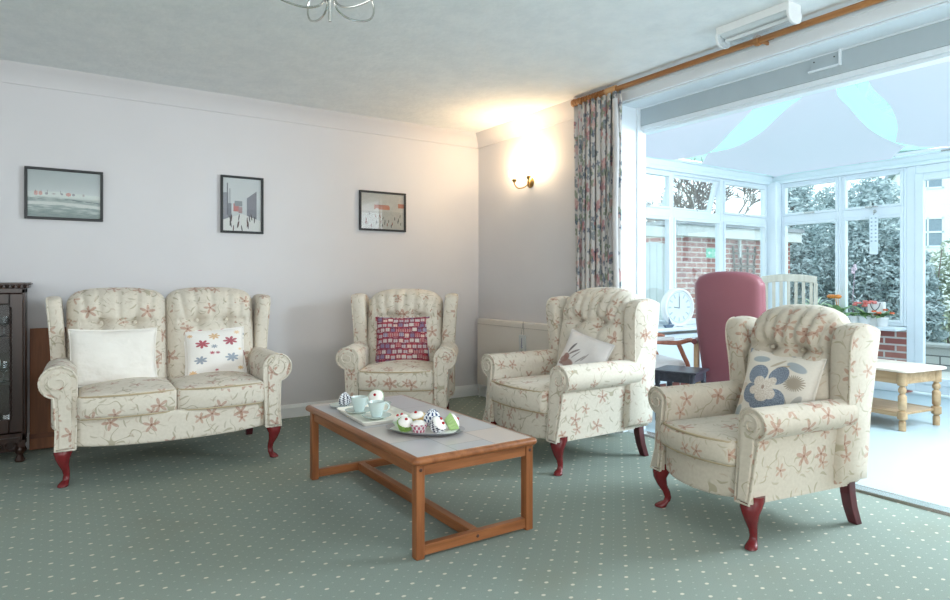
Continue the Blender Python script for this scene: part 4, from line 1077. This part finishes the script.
# open-arm wooden chair further back
RED = wood('red_stained_wood', (140, 82, 62), (166, 104, 80), 2, 1, .35, .4)
PALEV = plain('pale_seat_vinyl', (212, 206, 204), .5, .3, var=.02)
oc = thing('open_armchair', 'wooden open-arm chair with pale upholstered seat behind the curtain-side armchair', 'armchair', (.88, -1.46, 0), rad(68))
MB().soft((0, -.02, .42), (.50, .50, .11), .045, 12).build('seat', PALEV, oc, angle=180)
MB().soft((0, .24, .74), (.46, .09, .50), .04, 12, lambda q, p: (q[0], q[1] + .12 * (q[2] + .25), q[2])).build('backrest', PALEV, oc, angle=180)
for sx in (-1, 1):
    MB().tube(spline([(sx * .26, -.24, 0), (sx * .265, -.25, .2), (sx * .27, -.27, .4), (sx * .275, -.22, .52), (sx * .28, -.17, .62)], 5), [.018] * 8 + [.02] * 13, 10).build('leg', RED, oc)
    MB().tube(spline([(sx * .25, .30, 0), (sx * .25, .26, .25), (sx * .25, .24, .45), (sx * .25, .29, .8)], 5), .02, 10).build('leg', RED, oc)
    a = MB().tube(spline([(sx * .255, .25, .64), (sx * .285, .05, .645), (sx * .29, -.15, .635), (sx * .285, -.27, .655), (sx * .28, -.33, .64)], 5), .02, 10).build('arm', RED, oc)
    MB().soft((sx * .282, .0, .672), (.06, .24, .035), .015, 8).build('arm_pad', PALEV, a, angle=180)
f = MB(); f.box((0, -.24, .345), (.50, .03, .06)); f.box((0, .24, .345), (.48, .03, .06)); f.box((-.255, 0, .345), (.03, .46, .06)); f.box((.255, 0, .345), (.03, .46, .06)); f.build('seat_frame', RED, oc, smooth=False, bevel=.004)
# small dark table
dk = thing('side_table', 'small black side table with turned legs beside the burgundy chair', 'side table', (.585, -2.08, 0), rad(20))
BLK = wood('ebonised_wood', (40, 40, 48), (58, 58, 68), 0, 1, .3, .45)
MB().soft((0, 0, .455), (.36, .36, .022), .008, 6).build('table_top', BLK, dk)
f = MB(); f.box((0, -.14, .41), (.30, .02, .07)); f.box((0, .14, .41), (.30, .02, .07)); f.box((-.14, 0, .41), (.02, .30, .07)); f.box((.14, 0, .41), (.02, .30, .07)); f.build('apron', BLK, dk, smooth=False, bevel=.003)
LEGP = [(0, 0), (.014, 0), (.018, .015), (.014, .03), (.02, .06), (.02, .16), (.013, .18), (.021, .205), (.013, .23), (.022, .28), (.024, .33), (.015, .345), (.022, .36), (.022, .445), (0, .446)]
for sx in (-1, 1):
    for sy in (-1, 1): MB().lathe(LEGP, (sx * .14, sy * .14, 0), 14).build('leg', BLK, dk)
# pine table with turned legs and lower shelf
pt = thing('pine_table', 'pine side table with turned legs and a lower shelf near the glazed door', 'side table', (2.175, -2.84, 0), rad(82.7))
# local +x runs away from the near right leg pair
PL, PW, PH = .85, .587, .485
pz = MB(); pz.loft([[(x, y, z) for x, y in rrect(PL / 2 - i, PW / 2 - i, .07)] for z, i in ((PH - .022, .006), (PH - .018, 0), (PH - .005, 0), (PH, .006))]); pz.build('table_top', plain('pale_pine_top', (222, 206, 190), .35, .4), pt)
PLEG = [(0, 0), (.026, 0), (.026, .07), (.018, .078), (.026, .088), (.036, .095), (.036, .15), (.02, .158), (.03, .17), (.031, .27), (.022, .285), (.017, .29), (.028, .303), (.03, .325), (.02, .345), (.017, .35), (.036, .358), (.036, .458), (0, .459)]
for sx in (-1, 1):
    for sy in (-1, 1): MB().lathe(PLEG, (sx * (PL / 2 - .075), sy * (PW / 2 - .06), 0), 18).build('leg', PINE, pt)
f = MB(); f.box((0, -PW / 2 + .06, .41), (PL - .15, .022, .09)); f.box((0, PW / 2 - .06, .41), (PL - .15, .022, .09)); f.box((-PL / 2 + .075, 0, .41), (.022, PW - .12, .09)); f.box((PL / 2 - .075, 0, .41), (.022, PW - .12, .09)); f.build('apron', PINE, pt, smooth=False, bevel=.004)
f = MB(); f.box((0, 0, .128), (PL - .15, PW - .12, .018)); f.box((0, -PW / 2 + .06, .122), (PL - .15, .03, .035)); f.box((0, PW / 2 - .06, .122), (PL - .15, .03, .035)); f.build('shelf', PINE, pt, smooth=False, bevel=.004)
# slatted bench in the corner
sb = thing('slatted_chair', 'pale slat-back wooden chair in the conservatory corner', 'chair', (3.18, -1.48, 0), rad(-62))
def arc(z, dz): return [(x, .20 - .10 * (x / .3) ** 2 * 0 + .0, z + dz * (1 - (x / .3) ** 2)) for x in [-.29 + .58 * i / 12 for i in range(13)]]
rl = MB(); a = arc(1.145, .03); rl.loft([[(p[0], p[1] - .018, p[2]), (p[0], p[1] + .018, p[2]), (p[0], p[1] + .018, p[2] + .085), (p[0], p[1] - .018, p[2] + .085)] for p in a]); rl.build('top_rail', PALEW, sb, smooth=False, bevel=.012, seg=3)
for i in range(7): x = -.23 + .46 * i / 6; MB().box((x, .20, .80), (.034, .016, .76)).build('slat', PALEW, sb, smooth=False, bevel=.004)
for sx in (-1, 1):
    MB().box((sx * .275, .20, .58), (.042, .042, 1.16)).build('leg', PALEW, sb, smooth=False, bevel=.006); MB().box((sx * .26, -.22, .23), (.042, .042, .46)).build('leg', PALEW, sb, smooth=False, bevel=.006)
MB().soft((0, -.01, .45), (.56, .48, .04), .015, 8).build('seat', PALEW, sb)
# ------------------------------------------------------------------ things on the sill
ck = thing('clock', 'round white clock with Roman numerals standing on the conservatory sill', 'clock', (1.86, -1.03, .6955), rad(-8))
RC = Matrix.Rotation(PI / 2, 3, 'X')
MB().lathe([(0, -.05), (.185, -.05), (.2, -.04), (.205, .0), (.2, .035), (.185, .042), (.175, .036), (.172, .02), (0, .02)], (0, 0, .205), 44, RC).build('case', WHITEC, ck, angle=50)
m = Mat('clock_face', .5, .3); x, y, z = m.obj(); zz = z - .205; rr = (x * x + zz * zz).sqrt(); th = zz.atan2(x)
c = m.mix((226, 234, 236), (214, 224, 228), m.noise(scale=6))
num = (rr - .128).abs().lt(.022) * (((th * (12 / (2 * PI))) + .5).fract() - .5).abs().lt(.14) * (((th * (60 / PI)) ).fract()).gt(.35)
c = m.mix(c, (160, 176, 184), num); c = m.mix(c, (176, 190, 196), ((rr - .158).abs().lt(.003))); m.col(c)
MB().lathe([(0, -.002), (.172, -.002), (.172, .002), (0, .002)], (0, -.022, .205), 40, RC).build('dial', m.m, ck)
hd = MB(); hd.box((0, -.028, .205 + .055), (.008, .003, .12)); hd.box((-.035, -.028, .205 - .002), (.08, .003, .009), ry=rad(8)); hd.build('hands', plain('grey_hand', (120, 134, 140), .5), ck, smooth=False)
for x in (-.07, .07): MB().box((x, 0, .008), (.05, .07, .016)).build('foot', WHITEC, ck, smooth=False, bevel=.003)
bt = thing('boat_ornament', 'tiny blue boat ornament on the sill beside the clock', 'ornament', (1.66, -1.08, .6955))
BLU = plain('slate_blue_paint', (96, 112, 132), .5)
MB().loft([[(-.05, -.012, .0), (.045, -.012, .0), (.045, .012, .0), (-.05, .012, .0)], [(-.075, -.02, .03), (.07, -.02, .03), (.07, .02, .03), (-.075, .02, .03)]]).build('hull', BLU, bt, smooth=False, bevel=.003)
MB().tube([(0, 0, .03), (0, 0, .11)], .003).build('mast', BLU, bt)
sl = MB(); sl.add([(.004, 0, .035), (.05, 0, .035), (.004, 0, .1), (.004, .003, .035), (.05, .003, .035), (.004, .003, .1)], [(0, 1, 2), (3, 5, 4), (0, 2, 5, 3), (0, 3, 4, 1), (1, 4, 5, 2)]); sl.build('sail', BLU, bt, smooth=False)
# potted plants
def blade(mb, p0, d, L, w, droop, n=8, rise=.9):
    d = Vector(d).normalized(); sd = Vector((-d.y, d.x, 0)); pts = []
    for i in range(n + 1):
        t = i / n; p = Vector(p0) + d * (L * t * (.55 + .45 * t)) + Vector((0, 0, L * (rise * t - droop * t * t)))
        ww = w * (math.sin(PI * min(1, .12 + t * .88)) ** .7) * .5
        pts.append((p - sd * ww, p + Vector((0, 0, -.15 * ww)), p + sd * ww))
    vs = [q for r in pts for q in r]; fs = []
    for i in range(n):
        for k in range(2): fs.append((i * 3 + k, i * 3 + k + 1, i * 3 + k + 4, i * 3 + k + 3))
    mb.add(vs, fs)
def pot(t, r=.06, h=.11, mat=None):
    MB().lathe([(0, 0), (r * .72, 0), (r * .95, h * .8), (r, h * .82), (r, h), (r * .9, h), (r * .85, h * .85), (0, h * .84)], (0, 0, 0), 22).build('pot', mat or WHITEC, t, angle=60)
STRIPE = plain('variegated_leaf', (190, 208, 178), .5, .3, var=.2, scale=30)
PINKF = plain('pink_petal', (220, 130, 124), .6, .2, var=.15, scale=60); ORNG = plain('orange_petal', (222, 140, 72), .5, .3, var=.1)
sillz = .6955
t = thing('spider_plant', 'spider plant with arching striped leaves on the conservatory sill', 'plant', (3.72, -1.5, sillz), 0); pot(t)
b = MB()
for i in range(34): a = random.uniform(0, 2 * PI); blade(b, (0, 0, .1), (math.cos(a), math.sin(a), 0), random.uniform(.22, .4), .018, random.uniform(.7, 1.25), rise=1.25)
b.build('leaves', STRIPE, t, angle=180)
t = thing('flamingo_flower', 'orange flowering pot plant with broad leaves on the right sill', 'plant', (3.71, -1.77, sillz)); pot(t)
b = MB()
for i in range(10): a = i * .66; blade(b, (0, 0, .1), (math.cos(a), math.sin(a), 0), .2 + .05 * (i % 3), .07, .75, rise=1.1)
b.build('leaves', GREENL, t, angle=180)
b = MB()
for a in (2.2, 3.4, 2.8): b._sph((.07 * math.cos(a), .09 * math.sin(a), .31), .04, 10, (.9, 1, .6)); b.tube([(0, 0, .1), (.04 * math.cos(a), .04 * math.sin(a), .30)], .003)
b.build('flower', ORNG, t, angle=180)
t = thing('orchid', 'tall single-stemmed orchid in bud on the right sill', 'plant', (3.72, -1.925, sillz)); pot(t, .05, .1)
MB().tube(spline([(0, 0, .08), (.0, .01, .3), (.01, .0, .5), (.0, -.01, .64)], 5), .004).build('stem', plain('orchid_stem', (196, 176, 190), .6), t)
b = MB()
for p in ((0, -.01, .65), (.01, .015, .615), (-.01, -.02, .62), (.0, .01, .585)): b._sph(p, .018, 10, (1, 1, 1.3))
b.build('bud', plain('orchid_bud', (226, 206, 218), .5), t)
b = MB()
for i in range(6): a = i * 1.05; blade(b, (0, 0, .09), (math.cos(a), math.sin(a), 0), .22, .05, 1.0, rise=.9)
b.build('leaves', GREENL, t, angle=180)
def bunch(name, label, x, y, fm, nf, R=.10, hh=.2):
    t = thing(name, label, 'plant', (x, y, sillz), 0, 'flowering pot plants on the right sill'); pot(t, .06, .1)
    b = MB()
    for i in range(26): a = random.uniform(0, 2 * PI); blade(b, (0, 0, .1), (math.cos(a), math.sin(a), 0), random.uniform(.08, .16), .05, random.uniform(.3, .8), rise=random.uniform(.5, 1.1))
    b.build('leaves', GREENL, t, angle=180)
    b = MB()
    for i in range(nf):
        a = random.uniform(0, 2 * PI); r = R * random.random() ** .5; c = (r * math.cos(a), r * math.sin(a), hh + random.uniform(-.03, .03))
        for k in range(4): b._sph((c[0] + .013 * math.cos(k * 1.57), c[1] + .013 * math.sin(k * 1.57), c[2]), .014, 6, (1, 1, .9))
    b.build('flower', fm, t)
bunch('pink_kalanchoe', 'pink flowering pot plant on the right sill before the gift bag', 3.70, -2.05, PINKF, 16, hh=.235)
bunch('red_kalanchoe', 'orange-red flowering pot plant at the door end of the right sill', 3.68, -2.235, plain('coral_petal', (224, 122, 88), .6, .2), 9, hh=.15)
gb = thing('gift_bag', 'small white paper gift bag with dark string handle on the sill', 'bag', (3.73, -2.155, sillz), rad(90))
m = MB().loft([[(-.075, -.03, 0), (.075, -.03, 0), (.075, .03, 0), (-.075, .03, 0)], [(-.08, -.028, .26), (.08, -.028, .26), (.08, .028, .26), (-.08, .028, .26)]]); m.build('bag_body', WHITEC, gb, smooth=False, bevel=.002)
MB().tube(spline([(-.05, .032, .25), (-.035, .036, .2), (0, .038, .17), (.035, .036, .2), (.05, .032, .25)], 5), .004).build('string_handle', plain('grey_string', (96, 104, 116), .8), gb)
# hanging strip of small punched marks
hs = thing('hanging_strip', 'white hanging strip with two columns of small marks inside the right window', 'strip', (3.775, -2.105, 1.47))
m = Mat('marked_white_strip', .6, .2); x, y, z = m.obj()
fy = ((y + .042) * (1 / .042)).fract(); fz = (z * 24.0).fract()
mk = (fy - .5).abs().lt(.22) * (fz - .5).abs().lt(.2) * z.gt(.12) * z.lt(.42)
m.col(m.mix((228, 238, 244), (150, 170, 188), mk * .75)); MB().box((0, 0, .215), (.006, .084, .43)).build('strip_panel', m.m, hs, smooth=False)
MB().tube([(0, .0, .43), (.02, 0, .475)], .0025).build('cord', BLACK, hs); MB().lathe([(0, 0), (.02, 0), (.014, .012), (0, .014)], (.022, 0, .47), 14, Matrix.Rotation(-PI / 2, 3, 'Y')).build('suction_hook', CHROME, hs)

# ================================================================== OUTSIDE
GRASS = plain('lawn_and_path', (148, 158, 132), .95, .05, var=.25, scale=3)
strc(MB().ab((-2, 7 * 0 + YC + .2, -.3), (60, 60, -.16)), 'ground', GRASS)
strc(MB().ab((XC + .2, -40, -.3), (60, YC + .2, -.16)), 'patio', plain('pale_patio', (190, 190, 184), .9, .05, var=.1, scale=3))
bo = thing('brick_outbuilding', 'red brick outbuilding with flat felt roof beyond the conservatory', 'outbuilding', (5.2, .5, -.16))
MB().ab((-1.48, 0, 0), (1.46, 2.2, 2.02)).build('brick_wall', BRICK, bo, smooth=False)
FASC = plain('weathered_white_fascia', (206, 210, 208), .8, .1, var=.1, scale=5)
MB().ab((-1.6, -.14, 1.98), (1.58, .0, 2.14)).build('fascia', FASC, bo, smooth=False, bevel=.005)
f = MB(); f.ab((-1.62, -.17, 2.14), (1.6, 2.3, 2.2)); f.build('roof', plain('grey_felt', (150, 154, 158), .9, .1, var=.15), bo, smooth=False)
MB().tube([(-.9, -.03, 2.0), (-.9, -.03, 2.24)], .02).build('vent_pipe', FASC, bo); MB().tube([(-.02, -.05, 1.7), (-.02, -.05, 1.98)], .025).build('vent_pipe', FASC, bo)
sg = thing('exit_sign', 'green exit sign with white arrow and running figure on the brick wall', 'sign', (4.63, .492, 1.53), 0)
sg.scale = (.72, 1, .68); GRN = plain('sign_green', (146, 216, 190), .5, .2, var=.03); WHS = plain('sign_white', (236, 244, 240), .5, .2, var=.01)
MB().ab((-.30, -.006, 0), (.30, .006, .2)).build('sign_board', GRN, sg, smooth=False)
f = MB()
f.ab((-.10, -.010, .02), (-.09, -.006, .18)); f.ab((.10, -.010, .02), (.11, -.006, .18)); f.ab((-.2, -.010, .092), (-.13, -.006, .108))
f.add([(-.27, -.010, .1), (-.2, -.010, .055), (-.2, -.010, .145)], [(0, 1, 2)])
f._sph((.02, -.008, .16), .016, 10, (1, .2, 1)); f.tube([(.015, -.008, .14), (-.005, -.008, .085)], .014, 6); f.tube([(-.005, -.008, .085), (.03, -.008, .06), (.025, -.008, .025)], .009, 6); f.tube([(-.005, -.008, .085), (-.03, -.008, .055), (-.06, -.008, .05)], .009, 6); f.tube([(.01, -.008, .13), (.05, -.008, .105)], .007, 6); f.tube([(.01, -.008, .13), (-.03, -.008, .115), (-.045, -.008, .09)], .007, 6)
f.ab((.17, -.010, .05), (.24, -.006, .15)); f.build('sign_symbol', WHS, sg)
tr = thing('trellis', 'weathered wooden fan trellis fixed to the brick wall', 'trellis', (5.33, .47, .75))
TRW = plain('weathered_trellis', (108, 98, 90), .9, .1, var=.1, scale=20)
f = MB()
for i in range(4): f.tube([(-.18 + .12 * i, 0, 0), (-.29 + .193 * i, 0, .97)], .018, 6)
for z in (.06, .26, .46, .66, .86): f.box((0, -.02, z), (.42 + .2 * z, .018, .036))
f.build('lattice', TRW, tr)
fg = thing('garden_gate', 'pale boarded garden gate left of the brick outbuilding', 'gate', (2.95, .55, -.16))
GATE = plain('whitewashed_boards', (206, 214, 214), .85, .1, var=.06, scale=6)
for i in range(10): MB().box((-.66 + i * .145, 0, .95), (.135, .025, 1.86 + .02 * math.sin(i * 2))).build('board', GATE, fg, smooth=False, bevel=.004)
for z in (.3, 1.72): MB().box((0, .03, z), (1.44, .04, .1)).build('rail', GATE, fg, smooth=False)
f = MB(); f.box((.08, -.0, 2.03), (1.7, .16, .14)); f.build('lintel', FASC, fg, smooth=False)
# foliage
def leaves(mb, c, r, n, s, low=-1):
    for i in range(n):
        while True:
            p = Vector((random.uniform(-1, 1), random.uniform(-1, 1), random.uniform(low, 1)))
            if .25 < p.length < 1: break
        q = Vector((c[0] + p.x * r[0], c[1] + p.y * r[1], c[2] + p.z * r[2]))
        a = Vector((random.gauss(0, 1), random.gauss(0, 1), random.gauss(0, .6))).normalized(); b = a.cross(Vector((random.gauss(0, 1), random.gauss(0, 1), random.gauss(0, 1)))).normalized()
        L = s * random.uniform(.6, 1.4)
        mb.add([q - a * L, q + b * L * .35, q + a * L, q - b * L * .35], [(0, 1, 2, 3)])
def leafm(name, c0, c1):
    m = Mat(name, .7, .2); m.col(m.mix(c0, c1, m.noise(scale=2.2, detail=6).ss(.3, .7))); return m.m
FIR = leafm('haze_paled_conifer', (150, 168, 170), (206, 218, 220)); HEDGE = leafm('hedge_green', (140, 152, 130), (206, 214, 196)); BARK = plain('grey_bark', (132, 122, 116), .9, .1, var=.15, scale=12)  # foliage colours paled, the outdoor haze is put into them
def conifer(label, x, y, h, r, name='conifer'):
    t = thing(name, label, 'tree', (x, y, -.16), 0, 'conifers beyond the right windows')
    b = MB()
    for k in range(9):
        z = h * (.12 + .86 * k / 8); rr = r * (1.0 - .55 * (k / 8) ** 2.2)
        leaves(b, (0, 0, z), (rr, rr, h * .10), int(1900 * (rr / r) + 200), .05)
    b.build('foliage', FIR, t, smooth=False, uv=False); MB().tube([(0, 0, 0), (0, 0, h * .95)], [.12, .03], 8).build('trunk', BARK, t)
conifer('grey-green conifer seen through the pane left of the hanging strip', 8.05, 1.25, 3.1, .85)
conifer('broad grey-green conifer directly behind the hanging strip', 8.75, .15, 3.0, .95)
conifer('paler conifer further back between the two middle right panes', 10.6, 1.75, 3.2, .9)
conifer('lower grey-green conifer between the hanging strip and the door frame', 8.4, -.52, 2.0, .6)
hg = thing('hedge', 'dense green hedge seen through the glazed door', 'hedge', (9.0, -2.1, -.16)); b = MB()
for k in range(5): leaves(b, (.1 * k, -1.2 + .62 * k, 1.05 + .1 * (k % 2)), (.55, .5, 1.0), 1500, .055)
b.build('foliage', HEDGE, hg, smooth=False, uv=False); f = MB()
for k in range(26): x, y = random.uniform(-.2, .6), random.uniform(-1.5, 1.5); f.tube([(x, y, 0), (x + random.uniform(-.2, .2), y + random.uniform(-.3, .3), random.uniform(1.0, 1.9))], [.02, .008], 5)
f.build('stems', BARK, hg)
sw = thing('stone_wall', 'low grey stone garden wall outside the glazed door', 'wall', (7.5, -2.3, -.16))
m = Mat('grey_stone', .9, .1); u, v = m.uv(); n = m.N('ShaderNodeTexBrick'); m.L(m.vec(u, v), n.inputs['Vector']); n.inputs['Scale'].default_value = 1; n.inputs['Brick Width'].default_value = .4; n.inputs['Row Height'].default_value = .13; n.inputs['Mortar Size'].default_value = .01
n.inputs['Color1'].default_value = (*lin((186, 190, 186)), 1); n.inputs['Color2'].default_value = (*lin((160, 164, 162)), 1); n.inputs['Mortar'].default_value = (*lin((96, 100, 100)), 1); m.col(V(m.nt, n.outputs['Color']))
MB().box((0, 0, .17), (.3, 2.8, .34)).build('stone_course', m.m, sw, smooth=False); MB().box((0, 0, .365), (.36, 2.84, .05)).build('coping', plain('stone_coping', (160, 164, 162), .9), sw, smooth=False, bevel=.01)
# bare winter tree behind the outbuilding
bt = thing('bare_tree', 'bare branching winter tree behind the brick outbuilding', 'tree', (10.3, 3.6, -.16)); f = MB()
def branch(p, d, L, r, dep):
    q = p + d * L; f.tube([p, (p + q) / 2 + Vector((random.gauss(0, .03), random.gauss(0, .03), 0)) * L, q], [r, r * .8, r * .62], 4 if dep < 3 else 6, False)
    if dep == 0: return
    for k in range(3 if dep > 1 else 4):
        nd = (d + Vector((random.gauss(0, .55), random.gauss(0, .55), random.gauss(.12, .3)))).normalized()
        branch(p.lerp(q, random.uniform(.55, 1)), nd, L * random.uniform(.62, .85), max(.014, r * .6), dep - 1)
branch(Vector((0, 0, 0)), Vector((0, 0, 1)), 1.5, .12, 6)
f.build('branches', BARK, bt, uv=False)
# white houses
HW = plain('white_render', (232, 236, 238), .9, .1, var=.02); SLATE = plain('slate_roof', (150, 160, 172), .8, .1, var=.1)
def house(label, loc, rz, w, d, h, rh, wins):
    t = thing('white_house', label, 'house', loc, rz, 'white houses beyond the garden')
    MB().ab((-w / 2, 0, 0), (w / 2, d, h)).build('wall', HW, t, smooth=False)
    MB().prism([(-.3, h), (d / 2, h + rh), (d + .3, h), (d + .3, h - .12), (-.3, h - .12)], -w / 2 - .25, w / 2 + .25, 'x').build('roof', SLATE, t, smooth=False)
    for x, z, ww, hh in wins:
        fr = MB(); fr.ab((x - ww / 2, -.05, z), (x + ww / 2, .02, z + .07)); fr.ab((x - ww / 2, -.05, z + hh - .07), (x + ww / 2, .02, z + hh)); fr.ab((x - ww / 2, -.05, z), (x - ww / 2 + .07, .02, z + hh)); fr.ab((x + ww / 2 - .07, -.05, z), (x + ww / 2, .02, z + hh)); fr.ab((x - .03, -.05, z), (x + .03, .02, z + hh)); fr.ab((x - ww / 2, -.05, z + hh * .48), (x + ww / 2, .02, z + hh * .54))
        fo = fr.build('window', UPVC, t, smooth=False); MB().ab((x - ww / 2 + .05, -.02, z + .05), (x + ww / 2 - .05, .0, z + hh - .05)).build('pane', plain('dim_pane', (128, 146, 160), .1, .5), fo, smooth=False)
house('white rendered house with sash windows seen through the glazed door', (28.6, 2.9, -.16), rad(-62), 9, 6, 6.5, .9, [(x, z, 1.1, 1.25) for x in (-3.7, -1.6, .5, 2.6) for z in (.6, 2.75, 5.2)])
house('distant pale house with sloping roof above the conifers', (45.3, 14.8, -.16), rad(-100), 9, 7, 6.0, 3.0, [(-2, 2.4, 1.2, 1.2), (2, 2.4, 1.2, 1.2)])

# ================================================================== LIGHT, WORLD, CAMERA
w = bpy.data.worlds.new('overcast'); scene.world = w; w.use_nodes = True; nt = w.node_tree; bg = nt.nodes['Background']
tc = nt.nodes.new('ShaderNodeTexCoord'); sp = nt.nodes.new('ShaderNodeSeparateXYZ'); nt.links.new(tc.outputs['Generated'], sp.inputs[0])
rp = nt.nodes.new('ShaderNodeMapRange'); nt.links.new(sp.outputs[2], rp.inputs[0]); rp.inputs[1].default_value = -.1; rp.inputs[2].default_value = .6
mx = nt.nodes.new('ShaderNodeMix'); mx.data_type = 'RGBA'; nt.links.new(rp.outputs[0], mx.inputs[0]); mx.inputs[6].default_value = (.86, .98, 1.0, 1); mx.inputs[7].default_value = (.74, .92, 1.0, 1)
nt.links.new(mx.outputs[2], bg.inputs[0]); bg.inputs[1].default_value = WORLD_S
def area(name, loc, rot, sx, sy, power, color):
    l = bpy.data.lights.new(name, 'AREA'); l.shape = 'RECTANGLE'; l.size = sx; l.size_y = sy; l.energy = power; l.color = color
    o = bpy.data.objects.new(name, l); COL.objects.link(o); o.location = loc; o.rotation_euler = rot; return o
# added fill lamps in the made-up window openings behind and left of the camera
area('front_fill', (-3.6, YF - .02, 1.55), (rad(115), 0, 0), 5.2, 1.5, FRONT_P, (1.0, .985, .965))
area('left_fill', (XL - .02, -5.2, 1.55), (rad(112), 0, rad(-90)), 3.2, 1.5, LEFT_P, (1.0, .985, .965))
area('roof_side_fill', (2.0, -4.75, 2.15), Vector((-1, .18, -.42)).to_track_quat('-Z', 'Y').to_euler(), 1.4, 1.0, SIDE_P, (.78, .92, 1.0))  # added lamp under the roof, standing in for skylight on the carpet
# added area lamp out of view, brightening the conservatory interior
area('garden_side_fill', (2.1, -5.45, 1.5), (rad(90), 0, 0), 3.2, 1.9, GARDEN_FILL_P, (.76, .92, 1.0))
s = bpy.data.lights.new('overcast_sun', 'SUN'); s.energy = SUN_P; s.angle = rad(80); s.color = (.84, .95, 1.0)
o = bpy.data.objects.new('overcast_sun', s); COL.objects.link(o); o.rotation_euler = Vector((-.6, .25, -.75)).to_track_quat('-Z', 'Y').to_euler(); o.location = (9, -7, 7)
for dy in (.105, -.105):
    l = bpy.data.lights.new('lamp_bulb', 'POINT'); l.energy = BULB_P; l.color = (1.0, .72, .42); l.shadow_soft_size = .03
    o = bpy.data.objects.new('lamp_bulb', l); COL.objects.link(o); o.location = (-.11, -.865 + dy, 2.235)
cd = bpy.data.cameras.new('camera'); cam = bpy.data.objects.new('camera', cd); COL.objects.link(cam)
cam.location = (-3.6625, -5.447, 1.18); cam.rotation_euler = (rad(90), 0, rad(-33.6))
cd.sensor_width = 36; cd.sensor_fit = 'HORIZONTAL'; cd.lens = 633 / 950 * 36; cd.shift_y = -19 / 950; cd.clip_start = .05; cd.clip_end = 300
scene.camera = cam
scene.view_settings.view_transform = VIEW; scene.view_settings.look = 'None'; scene.view_settings.exposure = EXPO
scene.cycles.use_denoising = True; scene.cycles.max_bounces = 10; scene.cycles.diffuse_bounces = 5; scene.cycles.transparent_max_bounces = 12; scene.cycles.sample_clamp_indirect = 6.0
scene.cycles.caustics_reflective = False; scene.cycles.caustics_refractive = False
